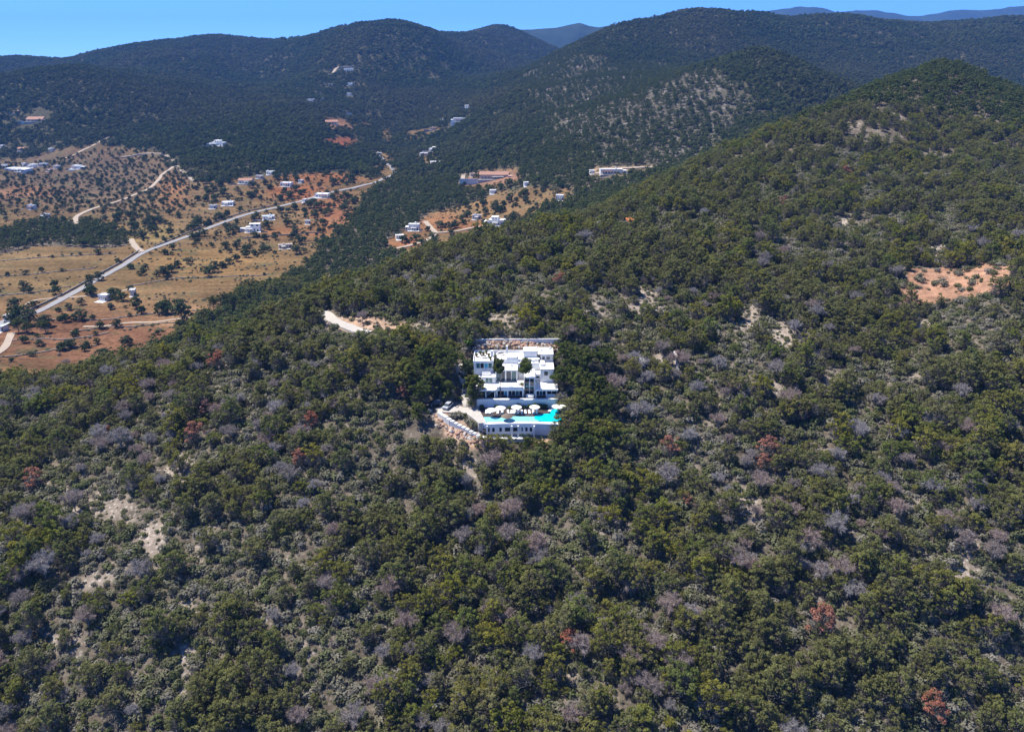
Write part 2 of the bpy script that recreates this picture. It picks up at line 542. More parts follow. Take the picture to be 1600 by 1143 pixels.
ROCKY = [(1010,185,150,72),(890,125,70,35),(740,105,45,14),(1060,140,90,30),(960,215,60,25),(790,105,22,10),(1120,175,60,35)]
BARE = [(190,795,60,32),(262,728,34,22),(235,842,34,30),(140,800,40,20),(290,1042,18,45),(105,1000,45,16),(150,905,40,16),(35,960,18,24),(285,735,20,30),
        (1165,500,26,34),(1000,470,40,26),(925,490,22,40),(1240,520,40,40),(1175,800,24,26),(1150,940,20,26),(1470,378,30,20),(1330,345,30,18),(1440,510,22,14),(1390,480,14,18),
        (735,735,14,45),(555,505,60,14),(640,512,60,12),(790,500,46,14),(870,470,34,16),(700,515,50,10),(1040,560,40,10),(1300,600,26,20),(1130,360,20,10),(1220,600,18,26),(960,445,50,14),(1290,860,20,14),(1510,890,26,18),(1380,985,20,16),(745,690,25,8),(1270,545,20,26)]
REDBANK = [(560,505,46,12),(618,512,24,10),(715,672,24,14),(745,692,34,10),(850,690,20,10),(690,650,10,12)]
ORANGE = [(1404,474),(1418,420),(1470,417),(1525,420),(1530,412),(1576,416),(1588,456),(1535,462),(1500,468),(1478,478),(1440,478)]
HOUSE_XY = []      # x, y, half width, half depth: kept clear of trees

def landuse(x, y, z):
    px, py, d = project(x, y, z)
    valley = (y > 325) & ((z < 60) | (y > 1200))
    nz = fbm(x / 40, y / 40, 3, 40) * 16 - 8
    f1 = in_poly(px + nz * .8, py + nz * .35, FIELD) & valley & (y < 1300)
    belt = in_poly(px, py + nz * .3, BELT) & (y > 400)
    f2 = in_poly(px + nz * .5, py + nz * .3, FIELD2) & (y > 520) & (y < 1100)
    f3 = np.zeros(np.shape(px), bool)
    for c in CLEAR:
        f3 |= in_poly(px, py + nz * .12, c) & (y > 600)
    field = (f1 & ~belt) | f2 | f3
    rocky = np.zeros(np.shape(px))
    for (cx, cy, rx, ry) in ROCKY:
        rocky = np.maximum(rocky, blob(px, py, cx, cy, rx, ry))
    rocky = rocky * ((y > 700) & (y < 2150))
    bare = np.zeros(np.shape(px)); red = np.zeros(np.shape(px))
    near = (y < 520)
    for (cx, cy, rx, ry) in BARE:
        bare = np.maximum(bare, blob(px, py, cx, cy, rx, ry))
    for (cx, cy, rx, ry) in REDBANK:
        red = np.maximum(red, blob(px, py, cx, cy, rx, ry))
    org = in_poly(px + nz * .8, py + nz * .4 + (fbm(x / 6, y / 6, 3, 47) - .5) * 9, ORANGE) & near
    return dict(px=px, py=py, d=d, field=field, orchard=f1 & (py < 335) & (px < 300), rocky=rocky, bare=bare * near, red=red * near, org=org, f2=f2 | f3)

# ------------------------------------------------------------------ terrain sheet
_x, _y, _z = _GX.ravel(), _GY.ravel(), _GZ.ravel()
LU = landuse(_x, _y, _z)
def rgb(*c): return np.array(c)[None, :]
litter = fbm(_x / 9, _y / 9, 4, 60)[:, None]
colr = rgb(.125, .105, .08) * (.7 + .6 * litter)
colr = np.where((_y > 800)[:, None], rgb(.075, .070, .045) * (.75 + .5 * litter), colr)
streak = 1 - np.abs(2 * fbm((_x + .3 * _y) / 11, (_y - .3 * _x) / 26, 4, 62) - 1)
spk = fbm(_x / 3.2, _y / 3.2, 3, 66)
b_ = np.clip(smooth(.92, 1.25, streak * .75 + spk * .55 + LU['bare'] * .33), 0, 1)[:, None] * ((_y < 560) & ~LU['field'])[:, None]
colr = colr * (1 - b_ * .85) + rgb(.33, .275, .225) * (.7 + .6 * litter) * b_ * .85
r_ = smooth(.2, .6, LU['red'])[:, None]
colr = colr * (1 - r_) + rgb(.42, .28, .19) * (.75 + .5 * litter) * r_
k_ = (smooth(.15, .6, LU['rocky']) * .45)[:, None]
colr = colr * (1 - k_) + rgb(.13, .115, .095) * k_
# valley soils
px, py = LU['px'], LU['py']
warp = fbm(_x / 60, _y / 60, 3, 90)
fc = np.repeat(rgb(.27, .19, .105), len(_x), 0)
def soil(c, cx, cy, rx, ry, k=1.0):
    global fc
    w = np.clip(blob(px, py, cx, cy, rx, ry) * 1.5 * k, 0, 1)[:, None]
    fc = fc * (1 - w) + rgb(*c) * w
soil((.22, .17, .125), 120, 275, 190, 45)
soil((.31, .225, .12), 70, 425, 150, 34)
soil((.34, .23, .11), 330, 412, 110, 26)
soil((.33, .26, .12), 235, 365, 40, 12)
soil((.27, .150, .095), 130, 530, 190, 45)
soil((.44, .29, .18), 300, 490, 50, 10)
soil((.44, .29, .18), 290, 505, 60, 5)
soil((.34, .165, .095), 520, 332, 36, 24)
soil((.40, .175, .085), 462, 300, 40, 12)
soil((.40, .19, .095), 500, 277, 60, 8)
soil((.36, .19, .10), 470, 362, 60, 8)
soil((.34, .20, .13), 40, 300, 50, 9)
soil((.40, .23, .13), 270, 300, 20, 20)
soil((.36, .21, .12), 655, 350, 60, 14); soil((.42, .20, .11), 635, 378, 26, 8); soil((.38, .19, .10), 720, 345, 40, 14)
soil((.33, .22, .12), 760, 330, 60, 16); soil((.42, .26, .19), 772, 278, 50, 14); soil((.34, .13, .08), 530, 222, 30, 8)
soil((.42, .33, .24), 965, 266, 50, 8)
soil((.34, .20, .13), 545, 195, 40, 12)
stripe = np.sin(_y / 5.2 + _x * .06 + warp * 7) * .5 + .5
band = vnoise(_x / 90 + 3, (_y + _x * .12 + warp * 14) / 13.0, 131)[:, None]
fine = vnoise(_x / 30, (_y + _x * .12 + warp * 10) / 4.2, 137)[:, None]
fc = fc * np.array([[.55, .51, .455]]) * (.70 + .40 * litter + .46 * (band - .5) + .42 * (fine - .5) + .12) * (.80 + .4 * warp[:, None])
weed = smooth(.60, .75, fbm(_x / 14, _y / 7, 3, 139))[:, None] * .6
fc = fc * (1 - weed) + rgb(.085, .088, .045) * weed
f_ = LU['field'][:, None]
colr = np.where(f_, fc, colr)
o_ = LU['org'][:, None]
colr = np.where(o_, rgb(.29, .165, .105) * (.35 + 1.0 * litter + .35 * spk[:, None]), colr)
stony = np.clip(np.maximum(b_[:, 0] * 1.0, r_[:, 0] * .8) + .25 * (~LU['field']) * (_y < 700), 0, 1)

gm, nt, out = new_mat('hillside_soil')
vc = N(nt, 'ShaderNodeAttribute', attribute_name='soil')
st = N(nt, 'ShaderNodeAttribute', attribute_name='stony')
geo = N(nt, 'ShaderNodeNewGeometry')
P_ = geo.outputs['Position']
vo = N(nt, 'ShaderNodeTexVoronoi'); vo.inputs['Scale'].default_value = .9
nt.links.new(P_, vo.inputs['Vector'])
stones = ramp(nt, vo.outputs['Distance'], [(.18, 1.0), (.42, 0.0)])
gn = ramp(nt, noise(nt, .35, 5, .65, P_), [(.35, (.62, .62, .62)), (.65, (1.25, 1.25, 1.25))])
c = mixc(nt, 1.0, vc.outputs['Color'], gn, 'MULTIPLY')
fm = N(nt, 'ShaderNodeMath', operation='MULTIPLY')
nt.links.new(stones, fm.inputs[0]); nt.links.new(st.outputs['Fac'], fm.inputs[1])
fm2 = N(nt, 'ShaderNodeMath', operation='MULTIPLY'); fm2.inputs[1].default_value = .55
nt.links.new(fm.outputs[0], fm2.inputs[0])
c = mixc(nt, fm2.outputs[0], c, (.50, .46, .41))
rk_ = N(nt, 'ShaderNodeAttribute', attribute_name='rocky')
ol = ramp(nt, noise(nt, .11, 4, .7, P_), [(.54, 0.0), (.64, 1.0)])
fm3 = N(nt, 'ShaderNodeMath', operation='MULTIPLY'); nt.links.new(ol, fm3.inputs[0]); nt.links.new(rk_.outputs['Fac'], fm3.inputs[1])
c = mixc(nt, fm3.outputs[0], c, (.205, .185, .175))
d_ = N(nt, 'ShaderNodeBsdfDiffuse'); nt.links.new(c, d_.inputs[0])
bp = N(nt, 'ShaderNodeBump'); bp.inputs['Strength'].default_value = .9; bp.inputs['Distance'].default_value = .5
nt.links.new(noise(nt, .8, 6, .7, P_), bp.inputs['Height'])
nt.links.new(bp.outputs[0], d_.inputs['Normal'])
nt.links.new(d_.outputs[0], out.inputs[0])

_idx = np.arange(NU * NV).reshape(NV, NU)
_F = np.stack([_idx[:-1, :-1].ravel(), _idx[:-1, 1:].ravel(), _idx[1:, 1:].ravel(), _idx[1:, :-1].ravel()], 1)
me = mesh_np('terrain', np.stack([_x, _y, _z], 1), _F, [gm], smooth_=True, attr={'soil': colr, 'stony': stony, 'rocky': smooth(.12, .5, LU['rocky'])})
terrain = link('terrain', me); tag(terrain, kind='structure')

# the lower land all round, out to the skyline
plain_mat = surf('distant_scrubland', (.06, .07, .045), .95, .2, .004, .1)
mb = MB(); n_ = 24
mb.prism([(-12000, -1500), (12000, -1500), (12000, 12000), (-12000, 12000)], -24, -14)
plain = mb.build('ground', plain_mat); tag(plain, kind='structure')

def ridge(name, crest, Y, depth, mat, seed):
    """a long far hill: crest given as picture points, real width and depth"""
    xs = np.linspace(crest[0][0], crest[-1][0], 220)
    ys = np.interp(xs, [c[0] for c in crest], [c[1] for c in crest])
    V = []; nk = 25
    for k in range(nk):
        t = -1 + 2 * k / (nk - 1)
        for px_, py_ in zip(xs, ys):
            p = at_y(px_, py_, Y)
            yy = Y + t * depth
            zz = -14 + (p.z + 14) * (math.cos(t * math.pi / 2) ** 1.2) if abs(t) < 1 else -16
            nn = float(fbm(np.array([p.x / 260]), np.array([yy / 260]), 3, seed)[0]) - .5
            V.append((p.x * (yy / Y), yy, zz + nn * depth * .09 * math.cos(t * math.pi / 2)))
    n = len(xs)
    I = np.arange(nk * n).reshape(nk, n)
    F = np.stack([I[:-1, :-1].ravel(), I[:-1, 1:].ravel(), I[1:, 1:].ravel(), I[1:, :-1].ravel()], 1)
    o = link(name, mesh_np(name, V, F, [mat], smooth_=True)); tag(o, kind='structure')
    return o
rid_mat = surf('distant_wooded_hills', (.032, .045, .024), .95, .3, .012, .05)
ridge('hills', [(300,120),(380,70),(410,63),(440,72),(480,62),(500,60),(530,75),(640,66),(690,50),(705,48),(730,56),(770,43),(800,42),(830,44),(870,42),(905,35),(935,41),(960,38),(985,40),(1040,60),(1100,90)], 5200, 650, rid_mat, 5)
ridge('hills', [(1050,90),(1120,30),(1180,18),(1230,14),(1290,15),(1330,17),(1370,15),(1410,20),(1440,24),(1480,19),(1540,16),(1590,13),(1650,15),(1800,24),(2100,60)], 7600, 900, rid_mat, 8)
ridge('hills', [(-500,80),(-200,88),(0,95),(60,97),(110,96),(170,97),(300,99),(420,100)], 9000, 900, rid_mat, 11)

# air: even pale haze round everything
hm, nt, out = new_mat('haze')
pv = N(nt, 'ShaderNodeVolumePrincipled')
pv.inputs['Color'].default_value = (.16, .41, 1.0, 1)
pv.inputs['Density'].default_value = 7.4e-5
pv.inputs['Anisotropy'].default_value = 0.0
nt.links.new(pv.outputs[0], out.inputs['Volume'])
haze = MB().box(-12600, 12600, -2000, 12600, -26, 760).build('haze', hm); tag(haze, kind='stuff')
# ------------------------------------------------------------------ plants
def unit(v):
    return v / np.maximum(np.linalg.norm(v, axis=1, keepdims=True), 1e-9)

def quads(c, nrm, size, asp, g):
    """one small leaf spray per centre, facing nrm"""
    n = len(c)
    a = unit(np.cross(nrm, g.normal(size=(n, 3))))
    b = np.cross(nrm, a)
    a = a * size[:, None]; b = b * (size * asp)[:, None]
    V = np.stack([c - a - b * .6, c + a * .7 - b, c + a + b * .6, c - a * .7 + b], 1).reshape(-1, 3)
    F = np.arange(4 * n).reshape(n, 4)
    return V, F

def strips(p, q, w, g):
    """thin twigs from p to q"""
    n = len(p)
    d = unit(q - p)
    s = unit(np.cross(d, g.normal(size=(n, 3)))) * w
    V = np.stack([p - s, p + s, q + s * .4, q - s * .4], 1).reshape(-1, 3)
    return V, np.arange(4 * n).reshape(n, 4)

class Leafy:
    def __init__(s): s.V = []; s.F = []; s.M = []; s.T = []; s.n = 0
    def add(s, V, F, mi, tint):
        s.V.append(V); s.F.append(F + s.n); s.n += len(V)
        s.M.append(np.full(len(F), mi)); s.T.append(np.broadcast_to(np.asarray(tint, float), (len(V),)) if np.ndim(tint) < 1 else tint)
    def mesh(s, name, mats):
        return mesh_np(name, np.concatenate(s.V), np.concatenate(s.F), mats, np.concatenate(s.M), attr={'tint': np.concatenate(s.T)})

def clump_leaves(L, c, rad, n, size, mi, g, flat=.72, up=.3, tint=1.0, under=-.35):
    d = unit(g.normal(size=(int(n * 1.6), 3)))
    d = d[d[:, 2] > under][:n]
    pos = c + d * np.array([1, 1, flat]) * (rad * g.uniform(.72, 1.06, len(d)))[:, None]
    nr = unit(d + np.array([0, 0, up]) + g.normal(size=d.shape) * .38)
    V, F = quads(pos, nr, g.uniform(.7, 1.25, len(d)) * size, .62, g)
    L.add(V, F, mi, np.repeat(tint * g.uniform(.82, 1.18, len(d)), 4))

def tube_np(pts, rad, n=5):
    m = MB().tube(pts, rad, n, 0, cap=False)
    return np.array([tuple(v) for v in m.v]), np.array(m.f)

def pine_parts(seed, H, Rc, base=.30, nclump=30, nleaf=70, leaf=.17, dome=.55, lean=.06, needle='needles', twigs=420, crad=(.36, .80)):
    """returns trunk mesh and crown mesh of one pine standing at the origin"""
    g = np.random.default_rng(seed)
    T = Leafy(); L = Leafy()
    lx, ly = g.normal(size=2) * lean * H
    spine = [Vector((0, 0, -1.0)), Vector((lx * .2, ly * .2, H * .25)), Vector((lx * .7, ly * .7, H * .55)), Vector((lx, ly, H * .86))]
    r0 = .030 * H
    V, F = tube_np(spine, [r0, r0 * .8, r0 * .55, r0 * .2], 6); T.add(V, F, 0, 1.0)
    zb = base * H
    ga = g.uniform(0, 6.28); ph = g.uniform(0, 6.28, 3)
    for k in range(nclump):
        t = (k + .5) / nclump
        ang = ga + k * 2.39996 + g.normal() * .3
        lob = 1 + .22 * math.sin(2 * ang + ph[0]) + .18 * math.sin(3 * ang + ph[1])
        r = Rc * math.sqrt(t) * g.uniform(.72, 1.12) * lob
        prof = max(0.0, 1 - (r / (Rc * 1.2 * lob)) ** 2) ** dome
        top = zb + (H - zb) * prof * (1 + .14 * math.sin(1.7 * ang + ph[2]) * min(1, r / Rc * 1.6))
        z = top - g.random() ** 1.6 * (top - zb) * .75 - .3
        cr = g.uniform(*crad) * (1.08 - .30 * t)
        c = np.array([lx * .8 + r * math.cos(ang), ly * .8 + r * math.sin(ang), z])
        clump_leaves(L, c, cr, nleaf, leaf, 0, g, tint=g.uniform(.78, 1.22))
        zt = max(zb * .7, z - r * .55 - .4)
        f = zt / H
        p0 = Vector((lx * min(f * 1.1, 1), ly * min(f * 1.1, 1), zt))
        mid = p0.lerp(Vector(c), .55) + Vector((0, 0, -.12 * r))
        V, F = tube_np([p0, mid, Vector(c)], [r0 * .28, r0 * .18, r0 * .06], 4); T.add(V, F, 0, 1.0)
    if twigs:
        n = twigs
        a = g.uniform(0, 6.28, n); rr = Rc * np.sqrt(g.random(n)) * .95
        z1 = zb * .75 + (H - zb) * .62 * g.random(n) * (1 - (rr / (Rc * 1.1)) ** 2 * .6)
        q = np.stack([lx * .6 + rr * np.cos(a), ly * .6 + rr * np.sin(a), z1], 1)
        p = q * np.array([.72, .72, 1]) + np.stack([g.normal(size=n) * .2, g.normal(size=n) * .2, -.25 - g.random(n) * .35], 1)
        V, F = strips(p, q, .045, g); L.add(V, F, 1, 1.0)
    return (T.mesh('trunk', [M['bark']]), L.mesh('crown', [M[needle], M['twig']]))

def bare_parts(seed, H, Rc, mat='greytwig', n2=720):
    """leafless grey tree: limbs, branches and a haze of twigs"""
    g = np.random.default_rng(seed)
    T = Leafy(); L = Leafy()
    r0 = .022 * H
    V, F = tube_np([Vector((0, 0, -.8)), Vector((.1, .05, H * .3)), Vector((.15, .1, H * .55))], [r0, r0 * .8, r0 * .5], 6); T.add(V, F, 0, 1.0)
    tips = []
    for k in range(16):
        ang = k * 2.4 + g.normal() * .25
        r = Rc * math.sqrt((k + .6) / 16) * g.uniform(.8, 1.1)
        z = H * (.55 + .45 * max(0, 1 - (r / (Rc * 1.2)) ** 2) ** .6) * g.uniform(.82, 1.02)
        e = Vector((r * math.cos(ang), r * math.sin(ang), z))
        p0 = Vector((.1, .05, H * g.uniform(.12, .5)))
        mid = p0.lerp(e, .5) + Vector((g.normal() * .2, g.normal() * .2, .1 * r))
        V, F = tube_np([p0, mid, e], [r0 * .42, r0 * .26, r0 * .08], 4); T.add(V, F, 0, 1.0)
        tips += [(mid, e)]
    A = np.array([tuple(m.lerp(e, t)) for (m, e) in tips for t in g.random(n2 // 16)])
    d = unit(g.normal(size=A.shape) + np.array([0, 0, .45]))
    q = A + d * g.uniform(.35, 1.0, len(A))[:, None] * (Rc / 2.6)
    V, F = strips(A, q, .035, g); L.add(V, F, 0, np.repeat(g.uniform(.8, 1.25, len(A)), 4))
    B = A + (q - A) * g.uniform(.3, .9, len(A))[:, None]
    d2 = unit(d + g.normal(size=A.shape) * .8)
    V, F = strips(B, B + d2 * .45 * (Rc / 2.6), .028, g); L.add(V, F, 0, np.repeat(g.uniform(.8, 1.25, len(A)), 4))
    B2 = A + d * .3
    d3 = unit(d + g.normal(size=A.shape) * .9)
    V, F = strips(B2, B2 + d3 * .5 * (Rc / 2.6), .028, g); L.add(V, F, 0, np.repeat(g.uniform(.8, 1.25, len(A)), 4))
    return (T.mesh('trunk', [M['bark_grey']]), L.mesh('crown', [M[mat]]))

def shrub_mesh(seed, r=1.0, h=.9, n=150, leaf=.15, mat='shrub'):
    g = np.random.default_rng(seed)
    L = Leafy()
    k = 5
    for i in range(k):
        a = i * 2.4; rr = r * .55 * math.sqrt((i + .3) / k)
        clump_leaves(L, np.array([rr * math.cos(a), rr * math.sin(a), h * g.uniform(.35, .6)]), r * g.uniform(.4, .6), n // k, leaf, 0, g, flat=.9, tint=g.uniform(.8, 1.2), under=-.6)
    q = unit(g.normal(size=(40, 3)) * np.array([1, 1, .7]) + np.array([0, 0, .5])) * np.array([r, r, h]) * g.uniform(.7, 1.15, 40)[:, None]
    V, F = strips(q * .25, q, .02, g); L.add(V, F, 1, 1.0)
    return L.mesh('shrub', [M[mat], M['twig']])

def round_tree_parts(seed, H, Rc, mat='olive', nclump=34, nleaf=40, leaf=.22):
    return pine_parts(seed, H, Rc, base=.06, nclump=nclump, nleaf=nleaf, leaf=leaf, dome=.5, lean=.03, needle=mat, twigs=40, crad=(.55, .95))

def joined(name, trunk, crown):
    """trunk and crown in one mesh for trees too many to stand singly"""
    bm = bmesh.new(); bm.from_mesh(trunk)
    nm = len(trunk.materials)
    n0 = len(bm.faces)
    bm.from_mesh(crown)
    bm.faces.ensure_lookup_table()
    for f in bm.faces[n0:]:
        f.material_index += nm
    me = bpy.data.meshes.new(name); bm.to_mesh(me); bm.free()
    for mt in list(trunk.materials) + list(crown.materials):
        me.materials.append(mt)
    return me

def patch_mesh(seed, size, n, leafn, leaf, mat):
    """a stand of several pine crowns for the far slopes"""
    g = np.random.default_rng(seed)
    L = Leafy()
    for i in range(n):
        c = np.array([g.uniform(-.5, .5) * size, g.uniform(-.5, .5) * size, 0])
        H = g.uniform(4.0, 7.5); rc = g.uniform(1.9, 3.3)
        tn = g.uniform(.7, 1.3)
        clump_leaves(L, c + np.array([0, 0, H - rc * .75]), rc, leafn, leaf, 0, g, flat=.8, tint=tn, under=-.5)
        V, F = strips(np.array([c + [0, 0, -3.0]]), np.array([c + [0, 0, H * .7]]), .12, g); L.add(V, F, 1, 1.0)
    return L.mesh('stand', [M[mat], M['twig']])

PROTO = bpy.data.collections.new('plant_kinds')      # never linked to the scene: sources for scattering only

def source(name, me):
    o = bpy.data.objects.new(name, me)
    return o

def scatter(name, kinds, P, idx, rot, scl, label):
    """one object that sets copies of the given plant meshes on many points (what nobody could count)"""
    c = bpy.data.collections.new(name + '_kinds')
    for i, m_ in enumerate(kinds):
        c.objects.link(source('%s_%02d' % (name, i), m_))
    me = bpy.data.meshes.new(name)
    me.vertices.add(len(P)); me.vertices.foreach_set('co', np.asarray(P, np.float32).ravel())
    a = me.attributes.new('kind_index', 'INT', 'POINT'); a.data.foreach_set('value', np.asarray(idx, np.int32))
    a = me.attributes.new('turn', 'FLOAT_VECTOR', 'POINT'); a.data.foreach_set('vector', np.asarray(rot, np.float32).ravel())
    a = me.attributes.new('size', 'FLOAT_VECTOR', 'POINT'); a.data.foreach_set('vector', np.asarray(scl, np.float32).ravel())
    me.update()
    o = link(name, me); tag(o, label, None, None, 'stuff')
    ng = bpy.data.node_groups.new(name, 'GeometryNodeTree')
    ng.interface.new_socket('Geometry', in_out='INPUT', socket_type='NodeSocketGeometry')
    ng.interface.new_socket('Geometry', in_out='OUTPUT', socket_type='NodeSocketGeometry')
    gi = ng.nodes.new('NodeGroupInput'); go = ng.nodes.new('NodeGroupOutput')
    ip = ng.nodes.new('GeometryNodeInstanceOnPoints')
    ci = ng.nodes.new('GeometryNodeCollectionInfo')
    ci.inputs['Collection'].default_value = c
    ci.inputs['Separate Children'].default_value = True
    ci.inputs['Reset Children'].default_value = True
    def named(t, nm):
        n = ng.nodes.new('GeometryNodeInputNamedAttribute'); n.data_type = t; n.inputs['Name'].default_value = nm
        return n.outputs['Attribute']
    ng.links.new(gi.outputs[0], ip.inputs['Points'])
    ng.links.new(ci.outputs[0], ip.inputs['Instance'])
    ip.inputs['Pick Instance'].default_value = True
    ng.links.new(named('INT', 'kind_index'), ip.inputs['Instance Index'])
    e2r = ng.nodes.new('FunctionNodeEulerToRotation')
    ng.links.new(named('FLOAT_VECTOR', 'turn'), e2r.inputs[0])
    ng.links.new(e2r.outputs[0], ip.inputs['Rotation'])
    ng.links.new(named('FLOAT_VECTOR', 'size'), ip.inputs['Scale'])
    ng.links.new(ip.outputs[0], go.inputs[0])
    md = o.modifiers.new('scatter', 'NODES'); md.node_group = ng
    return o

# plant kinds -----------------------------------------------------------------
PINES = [pine_parts(100 + i, H, Rc, b, nc, 36, .15, dm, twigs=620, crad=(.30, .74)) for i, (H, Rc, b, nc, dm) in enumerate(
    [(6.4, 2.7, .24, 46, .55), (7.4, 3.1, .28, 54, .8), (5.0, 2.5, .18, 40, .4), (8.2, 2.6, .26, 50, .95), (5.6, 3.3, .22, 56, .45), (6.8, 2.3, .24, 42, .9), (4.6, 2.1, .15, 34, .6), (6.0, 2.6, .36, 34, .5)])]
DARKPINES = [pine_parts(140 + i, H, Rc, b, nc, 62, .175, needle='needles_dark', crad=(.45, .95)) for i, (H, Rc, b, nc) in enumerate([(9.5, 3.8, .30, 66), (10.5, 4.2, .34, 74), (8.2, 3.3, .26, 58)])]
RUSTY = [pine_parts(160 + i, 6.2, 2.5, .25, 24, 60, .14, needle='rust', twigs=500) for i in range(3)]
BARES = [bare_parts(170 + i, H, Rc) for i, (H, Rc) in enumerate([(5.6, 2.8), (6.4, 3.0), (4.4, 2.4), (5.0, 3.2)])]
SHRUBS = [shrub_mesh(180 + i, 1.0, .9 + .2 * (i % 2)) for i in range(5)]
ROUNDS = [round_tree_parts(190 + i, H, Rc) for i, (H, Rc) in enumerate([(4.6, 2.5), (5.4, 2.8), (3.8, 2.2), (4.2, 2.9)])]
MIDPINES = [joined('mid_pine', *pine_parts(200 + i, H, Rc, .2, 16, 26, .36, needle='needles_mid', twigs=0, crad=(.7, 1.2))) for i, (H, Rc) in enumerate([(7.0, 3.0), (8.2, 3.4), (6.0, 2.7)])]
STANDS = [patch_mesh(210 + i, 24, 15, 44, .72, 'needles_far') for i in range(5)]

# where trees grow ---------------------------------------------------------------
def jitter_grid(y0, y1, step, umax, g):
    pts = []
    for y in np.arange(y0, y1, step):
        hw = umax * max(y, 60) + 10
        xs = np.arange(-hw, hw, step)
        pts.append(np.stack([xs, np.full(len(xs), y)], 1))
    P = np.concatenate(pts)
    P += g.uniform(-.5, .5, P.shape) * step * 1.05
    return P

def clear_of_houses(x, y, front=16.0):
    ok = np.ones(len(x), bool)
    for (hx, hy, hw, hd, fr) in HOUSE_XY:
        near = (np.abs(x - hx) < hw + 2.5) & (y > hy - hd - fr) & (y < hy + hd + 3)
        ok &= ~near
    return ok

def villa_site(x, y):
    """villa, pool terrace, path and parking: kept free of wild trees"""
    core = (x > -15.5) & (x < 12.8) & (y > 200.5) & (y < 242) & ~((x < -12.6) & (y > 219.5))
    left = (x > -30) & (x < -13) & (y > 203) & (y < 221)
    path = (np.abs(x - np.interp(y, [209, 216, 222, 232], [-14, -13.6, -14.2, -16.2])) < 2.2) & (y > 209) & (y < 234)
    return core | left | path

def tilt(x, y, theta, k=1.0):
    """euler angles that lay a wide stand of trees along the slope"""
    e = 9.0
    gx = (ground(x + e, y) - ground(x - e, y)) / (2 * e) * k; gy = (ground(x, y + e) - ground(x, y - e)) / (2 * e) * k
    n = unit(np.stack([-gx, -gy, np.ones(len(x))], 1))
    ax = unit(np.stack([np.cos(theta), np.sin(theta), np.zeros(len(x))], 1))
    bx = unit(np.cross(n, ax)); ax = np.cross(bx, n)
    return np.stack([np.arctan2(bx[:, 2], n[:, 2]), -np.arcsin(np.clip(ax[:, 2], -1, 1)), np.arctan2(ax[:, 1], ax[:, 0])], 1)
# ------------------------------------------------------------------ roads and tracks
def ribbon(name, pix, width, mat, lift=.3, y0=330, z=None, closed=False):
    pts = [hit(px_, py_, y0) if z is None else at_z(px_, py_, z) for (px_, py_) in pix]
    pts = [p for p in pts if p is not None]
    dense = []
    for i in range(len(pts) - 1):
        p0 = pts[max(i - 1, 0)]; p1 = pts[i]; p2 = pts[i + 1]; p3 = pts[min(i + 2, len(pts) - 1)]
        n = max(2, int((p2 - p1).length / 2.5))
        for k in range(n):
            t = k / n
            dense.append(.5 * ((2 * p1) + (p2 - p0) * t + (2 * p0 - 5 * p1 + 4 * p2 - p3) * t * t + (3 * p1 - p0 - 3 * p2 + p3) * t ** 3))
    dense.append(pts[-1])
    V = []; F = []
    for i, p in enumerate(dense):
        d = dense[min(i + 1, len(dense) - 1)] - dense[max(i - 1, 0)]; d.z = 0; d.normalize()
        s = Vector((-d.y, d.x, 0)) * (width / 2)
        w = 1 + .06 * math.sin(i * .7)
        a, b = p + s * w, p - s * w
        if z is None:
            za = gz(a.x, a.y); zb = gz(b.x, b.y); zc = max(za, zb, gz(p.x, p.y)) + lift
            zc_a, zc_b = max(za + lift, zc - .3), max(zb + lift, zc - .3)
        else:
            zc_a = zc_b = z; za = zb = z - 1
        V += [(a.x, a.y, zc_a), (b.x, b.y, zc_b), (b.x - s.x * .15, b.y - s.y * .15, min(zc_b, zb) - 1.0), (a.x + s.x * .15, a.y + s.y * .15, min(zc_a, za) - 1.0)]
    for i in range(len(dense) - 1):
        q = i * 4; r = q + 4
        F += [(q, q + 1, r + 1, r), (q + 1, q + 2, r + 2, r + 1), (q + 3, q, r, r + 3)]
    me = bpy.data.meshes.new(name); me.from_pydata(V, [], F); me.materials.append(mat); me.update()
    bm = bmesh.new(); bm.from_mesh(me); bmesh.ops.recalc_face_normals(bm, faces=bm.faces); bm.to_mesh(me); bm.free()
    o = link(name, me); tag(o, kind='structure')
    ROADS.append([(p.x, p.y) for p in dense]); ROADW.append(width / 2 + 1.6)
    return o
ROADS = []; ROADW = []
ribbon('road', [(-60,540),(0,505),(52,490),(100,466),(150,438),(190,416),(222,396),(255,383),(300,367),(340,351),(390,334),(440,322),(475,313),(500,305),(535,297),(570,289),(600,279),(616,270),(605,256),(594,243)], 5.2, M['asphalt'], .35)
ribbon('side_track', [(222,394),(212,386),(204,374)], 5.0, M['track'], .6)
ribbon('orchard_track', [(122,350),(118,342),(126,335),(150,325),(190,313),(215,303),(232,296),(245,285),(256,272),(268,264),(272,254),(262,245),(250,240),(225,241),(190,246)], 4.6, M['track'], .6, 500)
ribbon('forest_track', [(272,256),(285,268),(297,278),(304,283)], 4.6, M['track'], .6, 500)
ribbon('farm_track', [(100,248),(120,240),(140,230),(155,222),(170,214)], 5.0, M['track'], .4, 700)
ribbon('farm_track', [(605,392),(640,384),(668,375),(680,365),(672,355),(664,346)], 4.5, M['track'], .6, 480)
ribbon('farm_track', [(680,364),(710,362),(740,356),(775,352)], 3.5, M['track'], .6, 480)
ribbon('field_track', [(40,478),(60,468),(150,461),(200,452)], 2.2, M['track'], .15, 380)
ribbon('field_track', [(-20,560),(5,545),(14,530),(18,520)], 4.0, M['track'], .25, 360)
ribbon('field_track', [(130,510),(165,509),(200,504),(240,503),(270,499),(312,494)], 2.2, M['track'], .12, 360)
ribbon('villa_driveway', [(488,493),(506,490),(520,500),(535,508),(556,516),(575,522)], 4.0, M['concrete'], .3, 150)
